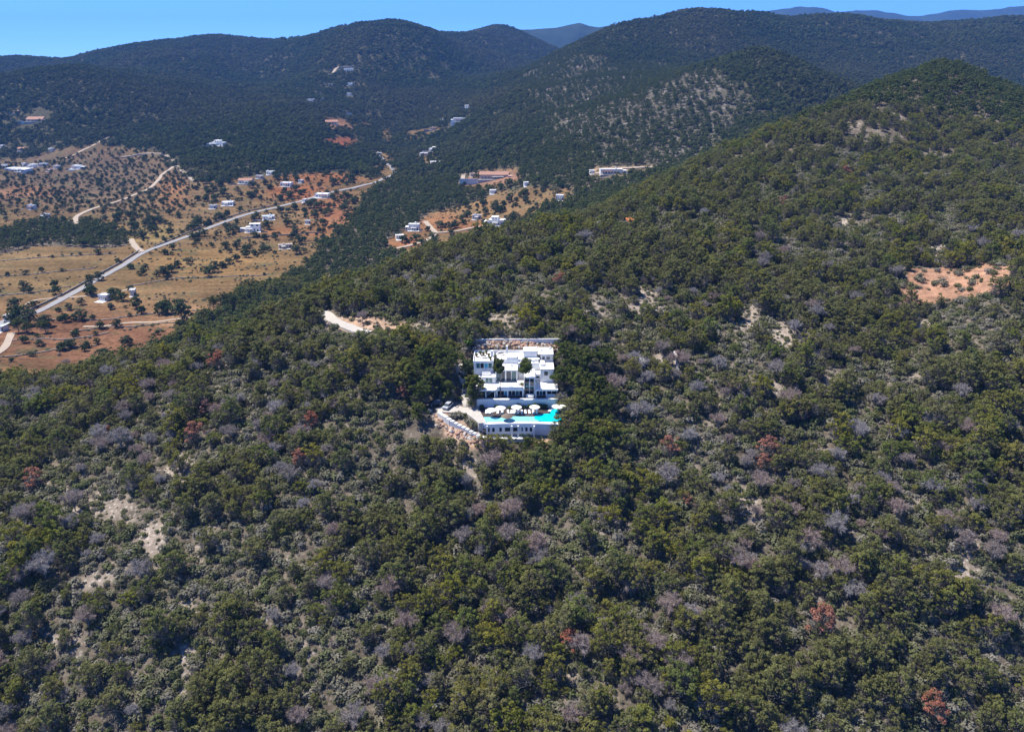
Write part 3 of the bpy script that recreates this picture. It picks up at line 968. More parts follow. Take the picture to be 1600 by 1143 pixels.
ribbon('far_track', [(725,272),(722,282),(718,290)], 5, M['track'], .5, 600)
ribbon('far_track', [(925,272),(945,269),(1000,262),(1030,262)], 6, M['track'], .6, 500)
ribbon('far_track', [(518,120),(522,112),(530,106),(555,104)], 7, M['track'], 1.0, 900)

# ------------------------------------------------------------------ scattered houses of the valley
def house(name, label, cat, px_, py_, wpx, style='flat', dep=.62, hgt=3.4, rz=0.0, wall='white', roof=None, annex=None, win=3, group='houses scattered over the valley and hills', y0=420, front=16, pool=None, sink=.0, upper=None):
    p = hit(px_, py_, y0)
    if p is None:
        return None
    d = p.y * CP - (p.z - CAMZ) * SP
    w = wpx * d / FPX * .86
    front = min(front, 36)
    dp = max(5.0, w * dep)
    cx, cy = p.x, p.y + dp / 2
    zlow = min(gz(cx + sx * w / 2, cy + sy * dp / 2) for sx in (-1, 1) for sy in (-1, 1))
    zb = gz(cx, cy - dp / 2) + .15
    root = empty(name, (cx, cy, zb), rz)
    tag(root, label, cat, group)
    fnd = zlow - zb - 1.5
    hw = w / 2
    wm = M[wall]
    def windows(parent, x0, x1, y, z0, z1, n, mat='glass'):
        step = (x1 - x0) / n
        for k in range(n):
            a = x0 + step * (k + .22); b = x0 + step * (k + .78)
            o = MB().box(a, b, y - .10, y + .05, z0, z1).build('window', M['metal'], parent)
            MB().box(a + .12, b - .12, y - .13, y - .06, z0 + .12, z1 - .12).build('pane', M[mat], o)
    MB().box(-hw, hw, -dp / 2, dp / 2, fnd, hgt).build('wall', wm, root)
    if style == 'flat':
        r = MB().box(-hw - .15, hw + .15, -dp / 2 - .15, dp / 2 + .15, hgt + .002, hgt + .25).build('roof', M[roof or wall], root)
        pm = MB()
        for (a, b, c_, e) in ((-hw - .15, hw + .15, -dp / 2 - .15, -dp / 2 + .15), (-hw - .15, hw + .15, dp / 2 - .15, dp / 2 + .15), (-hw - .15, -hw + .15, -dp / 2 + .152, dp / 2 - .152), (hw - .15, hw + .15, -dp / 2 + .152, dp / 2 - .152)):
            pm.box(a, b, c_, e, hgt + .252, hgt + .65)
        pm.build('parapet', wm, r)
    else:
        e = .5; rise = dp * .22
        V = [(-hw - e, -dp / 2 - e, hgt), (hw + e, -dp / 2 - e, hgt), (hw + e, dp / 2 + e, hgt), (-hw - e, dp / 2 + e, hgt), (-hw - e, 0, hgt + rise), (hw + e, 0, hgt + rise)]
        V2 = [(x, y, z + .22) for (x, y, z) in V]
        m_ = MB().add(V + V2, [(0, 4, 5, 1), (2, 5, 4, 3), (6, 7, 11, 10), (8, 9, 10, 11), (0, 1, 7, 6), (2, 3, 9, 8), (1, 5, 11, 7), (5, 2, 8, 11), (3, 4, 10, 9), (4, 0, 6, 10)])
        m_.build('roof', M[roof or 'tile'], root)
        for sg in (-hw, hw):
            MB().add([(sg, -dp / 2, hgt), (sg, dp / 2, hgt), (sg, 0, hgt + rise * .9)], [(0, 2, 1) if sg < 0 else (0, 1, 2)]).build('gable', wm, root)
        MB().box(hw * .4, hw * .4 + .7, dp * .1, dp * .1 + .7, hgt, hgt + rise + 1.0).build('chimney', wm, root)
    windows(root, -hw * .92, hw * .45, -dp / 2, 1.0, min(2.4, hgt - .5), win)
    o = MB().box(hw * .55, hw * .55 + 1.3, -dp / 2 - .08, -dp / 2 + .05, .05, 2.2).build('door', M['darkmetal'], root)
    if upper:
        ux0, ux1, uh = upper
        MB().box(hw * ux0, hw * ux1, -dp * .2, dp / 2 - .3, hgt + .252, hgt + uh).build('upper_storey', wm, root)
        MB().box(hw * ux0 - .2, hw * ux1 + .2, -dp * .2 - .3, dp / 2 - .1, hgt + uh + .002, hgt + uh + .25).build('upper_roof', M[roof or wall], root)
        windows(root, hw * ux0 + .3, hw * ux1 - .3, -dp * .2, hgt + .9, hgt + uh - .5, 2)
    if annex:
        side, aw, ah, adep = annex
        x0, x1 = (hw + .004, hw + w * aw) if side > 0 else (-hw - w * aw, -hw - .004)
        MB().box(x0, x1, -dp / 2 - dp * adep, dp * .25, fnd, ah).build('annex', wm, root)
        MB().box(x0 - .15 * (side < 0), x1 + .15 * (side > 0), -dp / 2 - dp * adep - .15, dp * .25 + .15, ah + .002, ah + .3).build('annex_roof', M[roof or wall], root)
        windows(root, x0 + .3, x1 - .3, -dp / 2 - dp * adep, .9, ah - .6, 1)
    MB().box(-hw * 1.1, hw * 1.1, -dp / 2 - 4.5, -dp / 2 - .16, fnd - .5, -.05).build('terrace', M['concrete'] if wall != 'white' else M['white2'], root)
    if pool:
        bs = MB().box(-hw * .7, hw * .3, -dp / 2 - 9.5, -dp / 2 - 4.52, fnd - .8, -.25).build('pool_surround', M['white2'], root)
        MB().box(-hw * .62, hw * .22, -dp / 2 - 9.0, -dp / 2 - 5.0, -.24, -.2).build('pool_water', M['pool_blue'], bs)
    hr = random.Random(int(px_ * 13 + py_))
    if w > 7:
        # porch on posts, roof tank, low garden wall
        pw_ = w * hr.uniform(.3, .55); px0 = -hw * hr.uniform(.1, .95)
        pr = MB().box(px0, px0 + pw_, -dp / 2 - 2.6, -dp / 2 - .17, min(hgt - .55, 2.6), min(hgt - .55, 2.6) + .2).build('porch_roof', M['white2'] if hr.random() < .6 else M['tile'], root)
        for q in (0, .5, 1):
            MB().box(px0 + q * (pw_ - .3), px0 + q * (pw_ - .3) + .3, -dp / 2 - 2.55, -dp / 2 - 2.25, -.05, min(hgt - .55, 2.6) - .002).build('porch_post', wm, pr)
        if style == 'flat':
            tx = hw * hr.uniform(-.6, .6); tz = hgt + .252
            if not upper:
                MB().box(tx - .7, tx + .7, dp * .1, dp * .1 + 1.4, tz, tz + hr.uniform(.8, 1.7)).build('roof_stairhead', wm, root)
        sg = hr.choice((-1, 1)); gx = sg * hw * 1.1
        gw = MB()
        a_, b_2 = sorted((gx + sg * .3, gx + sg * w * hr.uniform(.35, .8)))
        gw.box(a_, b_2, -dp / 2 - 4.3, -dp / 2 - 4.0, fnd - 1.0, .9)
        gw.build('garden_wall', M['white2'] if hr.random() < .5 else M['stone'], root)
    if y0 > 200: HOUSE_XY.append((cx, cy, hw * (1.0 + (annex[1] * 1.6 if annex else 0)), dp / 2, front))
    return root

HL = [
 # name, label, px, py, width px, kwargs
 ('white_villa_house', 'long low white villa at the very left edge with a deep shadowed porch', 22, 268, 34, dict(front=30, annex=(1, .25, 3.0, .3))),
 ('white_house', 'plain white block house just right of the villa at the left edge', 50, 262, 14, dict(hgt=4, front=26)),
 ('teal_roofed_house', 'low house with a dull teal roof beside a white block house, far left', 66, 260, 15, dict(wall='white2', roof='blueroof', front=24)),
 ('white_house', 'white house with a small pool standing alone above the dotted orchard, far left', 119, 264, 17, dict(hgt=4, front=34, pool=True, annex=(1, .5, 3, 0))),
 ('stone_house', 'round-cornered tan house with clay roof among dark trees, far left', 35, 236, 17, dict(style='gable', wall='cream', front=40)),
 ('tan_villa', 'broad tan and pink villa high in the left-hand woods', 54, 190, 30, dict(style='gable', wall='cream', front=60, annex=(1, .3, 3, 0))),
 ('pink_cottage', 'tiny pinkish cottage above the tan villa in the left woods', 26, 177, 9, dict(style='gable', wall='pinkwall', front=60)),
 ('white_cottage', 'small bright cottage cut by the left picture edge', 2, 231, 8, dict(front=45)),
 ('white_cottage', 'small pale shed at the head of the farm track above the orchard', 80, 236, 10, dict(front=40, wall='white2')),
 ('white_cottage', 'small grey-white cottage among dark trees left of the orchard track', 70, 341, 13, dict(wall='white2', front=14, y0=430)),
 ('white_cottage', 'pale lilac-roofed cottage half hidden by trees at lower orchard', 48, 327, 13, dict(roof='blueroof', wall='white2', front=14, y0=430)),
 ('hilltop_villa', 'white terraced villa alone in the dark wood above the orchard', 340, 228, 24, dict(hgt=4, front=62, upper=(-.6, .3, 3.0), annex=(-1, .2, 3, .3))),
 ('pink_farmhouse', 'long pink-roofed farmhouse at the forest edge above the road', 383, 287, 24, dict(style='gable', wall='white2', front=22)),
 ('white_cottage', 'small white cottage against the forest edge right of the pink farmhouse', 422, 273, 15, dict(front=30)),
 ('white_farmhouse', 'wide white farmhouse between green trees and orange soil', 447, 291, 20, dict(front=18)),
 ('white_farmhouse', 'bright white house with dark porch at the bend of the road on orange soil', 503, 309, 24, dict(front=12, hgt=3.6, annex=(1, .2, 2.8, .2))),
 ('two_storey_house', 'white two storey cube house with terrace below the road', 395, 362, 26, dict(hgt=3.6, upper=(-.5, .95, 3.0), front=10, annex=(-1, .4, 2.8, 0), dep=.5)),
 ('blue_roofed_shed', 'low shed with pale blue roof behind the two storey cube house', 418, 343, 21, dict(roof='blueroof', hgt=2.8, front=9)),
 ('white_bungalow', 'low white bungalow in trees just above the straight road', 355, 321, 20, dict(hgt=3, front=12)),
 ('grey_shed', 'small grey shed left of the low white bungalow above the road', 332, 326, 12, dict(wall='white2', roof='greyroof', hgt=2.8, front=12)),
 ('long_shed', 'long low tan shed among bushes below the orange field', 445, 388, 24, dict(wall='cream', roof='concrete', hgt=2.6, dep=.3, front=8, win=4)),
 ('field_house', 'small white house among round trees on the brown field, lower left', 162, 470, 17, dict(front=9, y0=370)),
 ('field_house', 'pale shed right of the small white house on the brown field', 206, 462, 9, dict(front=8, wall='white2', y0=370)),
 ('roadside_house', 'white house at the left edge where the road leaves the picture', 14, 503, 17, dict(front=8, y0=370)),
 ('roadside_house', 'bluish low roof at the left edge below the roadside house', 1, 518, 13, dict(front=6, roof='blueroof', hgt=2.6, y0=370)),
 ('white_villa_house', 'bright white villa with pink tower roof on the clearing behind the ridge', 777, 352, 30, dict(front=10, hgt=4, annex=(-1, .25, 3, .2), upper=(-.7, .1, 2.6), roof='white')),
 ('white_house', 'white house with pale blue shade on a red bank behind the ridge', 647, 360, 19, dict(hgt=5, front=12, annex=(-1, .3, 3, .2))),
 ('white_cottage', 'low white cottage at the left end of the red bank clearing', 624, 374, 14, dict(hgt=3, front=10)),
 ('grey_roofed_house', 'grey-roofed house among palms left of the villa with the pink tower', 745, 343, 15, dict(roof='greyroof', wall='white2', front=10)),
 ('white_cottage', 'small white cottage below the big pink villa', 770, 303, 11, dict(front=16)),
 ('white_cottage', 'tiny hut on red soil right of the pink villa', 822, 291, 8, dict(front=14)),
 ('pink_villa', 'sprawling pink stone villa with many terraces at the forest edge', 772, 280, 52, dict(style='gable', wall='pinkwall', front=20, annex=(1, .22, 4, .4), hgt=4.6, dep=.4, win=6)),
 ('modern_villa', 'long flat white villa on a shelf below the rocky hill', 955, 272, 40, dict(front=26, dep=.35, hgt=4, win=5, wall='white2', roof='white2', annex=(1, .2, 3, 0))),
 ('white_cottage', 'white cottage with pitched wall just over the wooded ridge', 875, 313, 13, dict(front=22, hgt=4)),
 ('white_house', 'white house with pool wall in the narrow valley, centre', 678, 237, 17, dict(front=34, hgt=4, upper=(-.4, .6, 2.6))),
 ('white_house', 'low white annexe left of the narrow valley house', 662, 243, 14, dict(front=26, hgt=3)),
 ('flat_white_house', 'flat white roof below the narrow valley house', 680, 257, 18, dict(front=26, hgt=3)),
 ('long_white_villa', 'long white villa with many windows high on the middle slope', 722, 190, 32, dict(front=62, hgt=5, win=7, dep=.35, annex=(-1, .15, 3, .2))),
 ('white_cottage', 'small white cottage left of the long white villa', 692, 190, 10, dict(front=55)),
 ('white_cottage', 'pair-roofed white cottage above the long white villa', 733, 168, 16, dict(front=60)),
 ('terrace_house', 'long white terrace highest on the big central hill', 545, 110, 17, dict(front=75, dep=.3)),
 ('white_cottage', 'white cottage below the long terrace on the central hill', 547, 134, 10, dict(front=70, hgt=5)),
 ('white_cottage', 'faint white cottage left of the one below the long terrace', 517, 134, 9, dict(front=70)),
 ('white_cottage', 'bright hut third down the central hill', 545, 149, 8, dict(front=70, hgt=4)),
 ('white_cottage', 'slanting white villa left on the central hill foot', 484, 158, 13, dict(front=70, rz=.5)),
 ('white_cottage', 'tiny white hut right of the slanting villa', 503, 158, 6, dict(front=70, hgt=5)),
 ('tan_cottage', 'tan cottage at the lower end of the hill row', 538, 177, 10, dict(front=60, wall='cream')),
 ('tan_house', 'broad tan house on red soil at the foot of the central hill', 517, 194, 22, dict(front=50, wall='cream', style='gable')),
 ('white_cottage', 'little hut beside the upper end of the valley road', 592, 243, 9, dict(front=26)),
 ('tan_house', 'flat brownish house at the head of the narrow valley', 677, 203, 12, dict(front=45, wall='cream')),
 ('white_outbuilding', 'narrow white outbuilding at the very left edge above the long villa', 6, 262, 10, dict(front=20)),
 ('white_outbuilding', 'small white box between the long villa and the plain block house', 37, 259, 7, dict(front=20, hgt=3)),
 ('pale_outbuilding', 'pale flat outbuilding right of the teal-roofed house', 88, 263, 11, dict(front=20, wall='white2', hgt=3)),
 ('pink_outbuilding', 'pinkish low shed below the teal-roofed house', 76, 268, 9, dict(front=14, wall='pinkwall', hgt=2.6)),
 ('pale_outbuilding', 'pale hut right of the wide white farmhouse on orange soil', 470, 286, 8, dict(front=10, hgt=2.8, wall='white2')),
 ('pale_outbuilding', 'low pale hut left of the wide white farmhouse', 405, 279, 12, dict(front=16, hgt=2.8, wall='white2')),
 ('white_outbuilding', 'small white hut beside the road below the white bend house', 476, 316, 6, dict(front=6, hgt=2.6)),
 ('pale_outbuilding', 'pale hut at the field end right of the tan shed', 480, 350, 9, dict(front=8, hgt=2.6, wall='white2', roof='greyroof')),
 ('pale_outbuilding', 'small pale hut left of the sprawling pink villa', 738, 276, 9, dict(front=14, hgt=3, wall='cream')),
 ('white_outbuilding', 'white hut at the left end of the long flat villa', 925, 272, 8, dict(front=14, hgt=3)),
 ('villa_outbuilding', 'small white outbuilding half hidden in trees right of the big villa', 1003, 580, 9, dict(front=1, y0=150, hgt=2.4, dep=.5, win=1)),
 ('garden_hut', 'tiny white hut under pines far right of the big villa', 1058, 569, 4, dict(front=1, y0=150, hgt=1.7, win=1, wall='white2')),
 ('orange_shed', 'small orange shed on the wooded ridge crest', 985, 354, 9, dict(front=16, y0=150, hgt=2.4, wall='orange', roof='orange', win=1)),
]
for (nm, lb, hx, hy, wp, kw) in HL:
    kw = dict(kw)
    kw.setdefault('rz', random.uniform(-.25, .35))
    house(nm, lb, 'shed' if 'shed' in nm else ('villa' if 'villa' in nm else 'house'), hx, hy, wp, **kw)

# ------------------------------------------------------------------ dry stone walls of the terraced fields
WALLS = []
def stone_wall(label, pix, h=.6, w=.8, mat='stone', y0=360, name='field_wall', wob=True):
    pts = [hit(a, b, y0) for a, b in pix]
    dense = []; ph = sum(a for a, b in pix)
    for i in range(len(pts) - 1):
        n = max(2, int((pts[i + 1] - pts[i]).length / 5))
        for k in range(n):
            q = pts[i].lerp(pts[i + 1], k / n)
            if wob: q.y += 2.6 * math.sin(q.x / 17 + ph) + 1.5 * math.sin(q.x / 6.3 + ph)
            dense.append(q)
    dense.append(pts[-1])
    m_ = MB(); V = []; F = []
    for i, p in enumerate(dense):
        d = dense[min(i + 1, len(dense) - 1)] - dense[max(i - 1, 0)]; d.z = 0; d.normalize()
        s = Vector((-d.y, d.x, 0)) * (w / 2)
        z = gz(p.x, p.y)
        hh = h * (1 + .25 * (float(fbm(np.array([p.x / 4]), np.array([p.y / 4]), 2, 5)[0]) - .5))
        V += [(p.x + s.x, p.y + s.y, z - 1), (p.x - s.x, p.y - s.y, z - 1), (p.x - s.x * .8, p.y - s.y * .8, z + hh), (p.x + s.x * .8, p.y + s.y * .8, z + hh)]
    for i in range(len(dense) - 1):
        q = i * 4; r = q + 4
        F += [(q, r, r + 1, q + 1), (q + 1, r + 1, r + 2, q + 2), (q + 2, r + 2, r + 3, q + 3), (q + 3, r + 3, r, q)]
    F += [(0, 1, 2, 3), (len(V) - 1, len(V) - 2, len(V) - 3, len(V) - 4)]
    m_.add(V, F)
    WALLS.extend([(p.x, p.y) for p in dense])
    o = m_.build(name, M[mat]); tag(o, label, 'wall', 'dry stone walls between the fields')
    return o
stone_wall('dark stone wall along the upper side of the straight road', [(40,488),(98,461),(148,433),(188,411),(218,392)], 1.2, .6, wob=False)
stone_wall('stone wall along the upper side of the road below the orchard', [(240,386),(298,362),(338,346),(388,330),(438,318)], 1.0, .6, wob=False)
stone_wall('upper terrace wall across the golden field left of the road', [(0,408),(60,404),(130,398),(180,396)], .55)
stone_wall('second terrace wall across the golden field left of the road', [(0,432),(70,426),(150,418)], .55)
stone_wall('lowest terrace wall of the golden field left of the road', [(0,462),(60,455),(110,448)], .55)
stone_wall('long terrace wall on the brown field below the road', [(60,500),(150,498),(250,490),(320,486)], .55)
stone_wall('terrace wall beside the pale field track on the brown field', [(110,518),(200,512),(290,504)], .55)
stone_wall('lower terrace wall on the brown field near the pines', [(20,532),(100,528),(170,520)], .55)
stone_wall('lowest terrace wall above the row of pines', [(0,558),(80,550),(150,540)], .55)
stone_wall('terrace wall across the golden field with the dark hedges', [(200,447),(280,436),(360,432),(420,428)], .55)
stone_wall('terrace wall below the white two storey cube house', [(380,372),(440,368),(500,364)], 1.0)
# ------------------------------------------------------------------ the white villa on the slope
ZX = lambda zx, zy: (660 + zx / 6.015, 510 + zy / 6.015)      # enlarged villa picture -> photograph
def kx(Y, z):
    d = Y * CP - (z - CAMZ) * SP
    return d / FPX / 6.015
def X(zx, Y=219.0, z=57.0):
    return (zx - 842.1) * kx(Y, z)
ZD, ZT, ZF, ZR, ZU = 54.2, 56.3, 59.1, 63.0, 65.3       # deck, terrace, first floor, roof, upper roof
villa = empty('hillside_villa', (-1.0, 226.0, ZT))
tag(villa, 'large white terraced villa with glazed floors stepping up the wooded hillside above a pool', 'villa')
def vb(name, x0, x1, y0, y1, z0, z1, mat='white', parent=None):
    """box in world coordinates, hung under the villa"""
    o = MB().box(x0, x1, y0, y1, z0, z1).build(name, M[mat])
    o.parent = parent or villa
    if parent is None:
        o.matrix_parent_inverse = Matrix.Translation(-Vector(villa.location))
    return o
def vm(name, mb, mat, parent=None):
    o = mb.build(name, M[mat] if isinstance(mat, str) else mat)
    o.parent = parent or villa
    if parent is None:
        o.matrix_parent_inverse = Matrix.Translation(-Vector(villa.location))
    return o
def glazed(x0, x1, y, z0, z1, n, mats=('glass',)):
    """n framed panes side by side"""
    st = (x1 - x0) / n
    for k in range(n):
        a, b = x0 + k * st, x0 + (k + 1) * st
        f = MB()
        f.box(a + .01, b - .01, y - .05, y + .05, z1 - .10, z1).box(a + .01, b - .01, y - .05, y + .05, z0, z0 + .10)
        f.box(a + .01, a + .09, y - .05, y + .05, z0 + .102, z1 - .102).box(b - .09, b - .01, y - .05, y + .05, z0 + .102, z1 - .102)
        fr = vm('window', f, 'metal')
        pn = MB().box(a + .085, b - .085, y - .01, y + .02, z0 + .095, z1 - .095)
        vm('pane', pn, mats[k % len(mats)], fr)
def small_window(xc, zc, w, h, y):
    f = vb('window', xc - w / 2, xc + w / 2, y - .07, y + .02, zc - h / 2, zc + h / 2, 'metal')
    vm('pane', MB().box(xc - w / 2 + .1, xc + w / 2 - .1, y - .09, y - .05, zc - h / 2 + .1, zc + h / 2 - .1), 'glass', f)
# ground floor shell: recessed back wall, slabs and piers ----------------------------------
xg0, xg1, xg2, xg3, xg4, xg5 = X(497), X(690), X(955), X(1060), X(1165), X(1272)
vb('back_wall', xg1, xg5, 221.5, 224.38, ZT, ZF - .52, 'white')
vb('terrace_floor', xg0, xg5 + .2, 217.35, 221.45, ZT - .35, ZT, 'deckwood')
vb('floor_slab', xg1 + .02, xg2, 218.35, 224.38, ZF - .5, ZF, 'white')
vb('floor_slab', xg3 + .02, xg5, 218.2, 224.38, ZF - .5, ZF, 'white')
for (zx) in (700, 802, 945):
    vb('pier', X(zx) - .16, X(zx) + .16, 218.6, 218.95, ZT, ZF - .502, 'white')
for (zx) in (1066, 1165):
    vb('pier', X(zx) - .16, X(zx) + .16, 218.4, 218.75, ZT, ZF - .502, 'white')
glazed(X(704), X(800), 220.2, ZT + .02, ZF - .52, 3, ('glass', 'glass', 'pool_blue'))
glazed(X(806), X(942), 220.2, ZT + .02, ZF - .52, 4, ('glass', 'glass', 'glass_teal'))
glazed(X(1070), X(1160), 220.2, ZT + .02, ZF - .52, 3, ('glass', 'glass_teal', 'glass'))
glazed(X(1170), X(1262), 220.2, ZT + .02, ZF - .52, 2)
# open porch with white roof at the left end
vb('porch_roof', xg0, xg1 - .02, 217.7, 224.9, ZF - .42, ZF + .02, 'white')
vb('porch_back_wall', xg0, xg1 - .02, 223.4, 224.35, ZT - .3, ZF - .43, 'stone')
for zx in (505, 598, 682):
    vb('porch_post', X(zx) - .14, X(zx) + .14, 217.85, 218.13, ZT, ZF - .43, 'white')
vm('stair_rail', MB().bar((X(600), 219.5, ZT + .1), (X(684), 219.5, ZF - .6), .13), 'metal')
vm('stair_rail', MB().bar((X(604), 220.9, ZT + .1), (X(688), 220.9, ZF - .6), .13), 'metal')
# tall glazed hall in the middle
vb('hall_roof', xg2 + .05, xg3 - .05, 219.6, 226.5, 62.0, 62.5, 'white')
vb('hall_side_wall', xg2 + .03, xg2 + .28, 219.7, 226.4, ZT, 61.99, 'white')
vb('hall_side_wall', xg3 - .28, xg3 - .03, 219.7, 226.4, ZT, 61.99, 'white')
glazed(xg2 + .3, xg3 - .3, 220.4, ZT + .02, 59.2, 2)
glazed(xg2 + .3, xg3 - .3, 220.4, 59.25, 61.95, 2)
# first floor ---------------------------------------------------------------------------
a0, a1 = X(688, 224.4, 61), X(892, 224.4, 61)
vb('first_floor_back', a0, a1, 226.6, 229.3, ZF, ZR - .5, 'white')
vb('first_floor_roof', a0 - .1, a1 + .1, 224.2, 229.4, ZR - .48, ZR, 'white')
for zx in (690, 782, 888):
    vb('pier', X(zx, 224.4, 61) - .17, X(zx, 224.4, 61) + .17, 224.45, 224.8, ZF, ZR - .49, 'white')
vb('side_wall', a1 - .1, a1 + .15, 224.85, 229.2, ZF, ZR - .49, 'white')
vb('side_wall', a0 - .15, a0 + .1, 224.85, 229.2, ZF, ZR - .49, 'white')
glazed(X(696, 224.4, 61), X(778, 224.4, 61), 225.1, ZF + .02, ZR - .5, 2, ('glass_teal', 'glass'))
glazed(X(788, 224.4, 61), X(884, 224.4, 61), 225.1, ZF + .02, ZR - .5, 2, ('glass', 'glass_teal'))
vb('balustrade', X(700, 218.5), X(952, 218.5), 218.4, 218.55, ZF + .002, ZF + .75, 'white')
vb('terrace_bench', X(895, 221, 59), X(950, 221, 59), 221.5, 223.6, ZF + .003, ZF + .75, 'white')
# white stepped volumes right of the big windows
b0, b1 = X(895, 226, 61), X(1105, 226, 61)
vb('side_block', b0 + .2, X(1000, 226, 61), 226.2, 231.4, ZF - 1.5, 61.9, 'white')
vb('side_block', X(1002, 226, 61), b1, 224.9, 231.4, ZF - 2.5, 61.3, 'white')
vb('side_block', b0 + .2, b1, 228.4, 234.8, ZF, 63.6, 'white')
vb('stair_parapet', X(1000, 222, 60), X(1012, 222, 60), 219.9, 224.85, ZF + .2, 61.0, 'white')
small_window(X(1085, 225, 60.6), 60.4, 1.2, .8, 224.9)
# right wing, three set-back storeys
c0, c1 = X(1108, 224, 61), X(1232, 224, 61)
vb('right_wing_lower', c0, c1, 224.0, 230.0, ZF - .6, 63.2, 'white')
vb('right_wing_eave', c0 - .1, c1 + .15, 223.8, 230.2, 63.202, 63.42, 'white')
vb('right_wing_upper', X(1112, 230, 64.5), X(1230, 230, 64.5), 230.25, 236.0, 62.6, 65.7, 'white')
vb('right_wing_eave', X(1085, 230, 65), X(1232, 230, 65), 230.0, 236.2, 65.702, 65.95, 'white')
small_window(X(1162, 224, 62), 61.9, 1.3, 1.5, 224.0)
small_window(X(1182, 230, 64.5), 64.55, 1.2, 1.15, 230.25)
small_window(X(1137, 230, 64.5), 64.5, 1.0, 1.3, 230.25)
small_window(X(1095, 230, 64), 64.3, .5, 1.2, 228.4)
vb('roof_wedge', X(1110, 226, 64), X(1150, 226, 64), 226.2, 229.6, 63.422, 64.1, 'white')
# upper roof terrace and tower
vb('upper_block', X(690, 229, 64), X(905, 229, 64), 229.45, 235.4, ZF, ZU - .9, 'white')
vb('upper_block', X(792, 229, 65), X(892, 229, 65), 229.5, 232.6, ZU - .898, ZU - .25, 'white')
vb('upper_parapet', X(672, 235, 65), X(1100, 235, 65), 235.42, 235.7, ZF + 3, ZU - .1, 'white')
vb('upper_block', X(905, 231, 65) + .02, X(1100, 231, 65), 229.8, 235.38, 63.602, 64.3, 'white')
vb('stair_tower', X(948, 233, 66), X(1077, 233, 66), 231.5, 235.36, 64.302, 66.35, 'white')
vb('tower_door', X(1060, 231, 65), X(1074, 231, 65), 231.42, 231.56, 64.31, 65.9, 'metal')
vb('chimney', X(786, 234, 66), X(803, 234, 66), 234.2, 234.8, ZU - .9, 67.0, 'white')
vb('chimney', X(642, 232, 66), X(668, 232, 66), 231.0, 231.9, ZR, 66.6, 'white')
# left wing with planted roof terrace
d0, d1 = X(482, 226, 63), X(665, 226, 63)
vb('left_wing', d0, d1, 226.6, 235.5, 60.2, 64.45, 'white')
vb('left_wing_roof', d0 - .15, d1 + .1, 226.0, 235.6, 64.452, 64.7, 'white')
for (x0_, x1_, y0_, y1_) in ((d0 - .15, d1 + .1, 226.0, 226.2), (d0 - .15, d0 + .05, 226.22, 235.58), (d0 + .06, d1 + .1, 235.4, 235.6)):
    vb('roof_parapet', x0_, x1_, y0_, y1_, 64.702, 65.2, 'white')
glazed(X(505, 226, 63), X(655, 226, 63), 226.45, 62.6, 64.4, 4, ('glass_teal', 'glass', 'pool_blue', 'glass_teal'))
vb('left_wing_terrace', X(560, 224, 61), X(688, 224, 61), 222.9, 226.5, ZT, 61.2, 'white')
glazed(X(592, 223, 60), X(660, 223, 60), 222.82, 59.3, 61.0, 2, ('glass_teal',))
vb('left_block', X(505, 224, 60), X(560, 224, 60) - .02, 224.92, 226.5, ZT, 60.5, 'white')
vb('retaining_base', X(482, 230, 58), X(1238, 230, 58), 226.65, 235.3, 53.0, ZF - .01, 'white2')

for (zx, y_, z_) in ((720, 234.6, ZU - .9), (905, 231.2, 63.6), (1120, 233, 65.95), (1200, 234.4, 65.95), (840, 227.5, ZR), (1040, 229.3, 63.6)):
    x_ = X(zx, y_, z_)
    vb('air_unit', x_ - .35, x_ + .35, y_ - .2, y_ + .2, z_ + .003, z_ + .65, 'metal')
for (x0_, x1_, y_, z_) in ((X(1072, 218.3), X(1262, 218.3), 218.35, ZF), (X(700, 224.3, 63), X(880, 224.3, 63), 224.35, ZR), (X(1112, 224, 63.4), X(1230, 224, 63.4), 224.0, 63.42)):
    rl = MB().box(x0_, x1_, y_ - .02, y_ + .02, z_ + .95, z_ + 1.0)
    for k in range(int((x1_ - x0_) / .9) + 1):
        xk = x0_ + .02 + k * .9
        rl.box(xk - .015, xk + .015, y_ - .015, y_ + .015, z_ + .003, z_ + .949)
    vm('railing', rl, 'metal')
# planter wall in front of the ground floor terrace ---------------------------------------
pw = MB()
zs = np.linspace(510, 1275, 26)
front = [(X(z, 217, 55), 216.7 - .5 * math.sin((z - 510) / 765 * math.pi) ) for z in zs]
pw.prism([p for p in front] + [(p[0], 217.33) for p in reversed(front)], ZD - .6, ZT + .35)
o = pw.build('planter_wall', M['white']); tag(o, 'long white planter wall between the sun deck and the glazed ground floor', 'wall')
# pool terrace: basement wall with windows, white coping ------------------------------------
pt = empty('pool_terrace', (0, 206, 50.5)); tag(pt, 'white curved terrace wall with small windows holding up the pool', 'terrace')
def pm(name, mb, mat, parent=None):
    o = mb.build(name, M[mat]); o.parent = parent or pt
    if parent is None:
        o.matrix_parent_inverse = Matrix.Translation(-Vector(pt.location))
    return o
wall_pts = []
xl, xr = X(528, 205, 52), X(1290, 205, 52)
for t in np.linspace(0, 1, 9):          # rounded left end
    a = math.pi + t * math.pi / 2
    wall_pts.append((xl + 3.0 + 3.0 * math.cos(a), 207.6 + 3.0 * math.sin(a)))
for t in np.linspace(.08, 1, 14):
    wall_pts.append((xl + 3.0 + t * (xr - xl - 3.0), 204.6 + .45 * math.sin(t * math.pi * 1.1)))
inner = [(p[0], 209.4) for p in reversed(wall_pts[8:])] + [(xl + 1.0, 209.4)]
pm('basement_wall', MB().prism(wall_pts + inner, 49.0, ZD - .45), 'white')
cop = [(p[0] - (.15 if i < 5 else 0), p[1] - (.25 if i > 3 else 0)) for i, p in enumerate(wall_pts)]
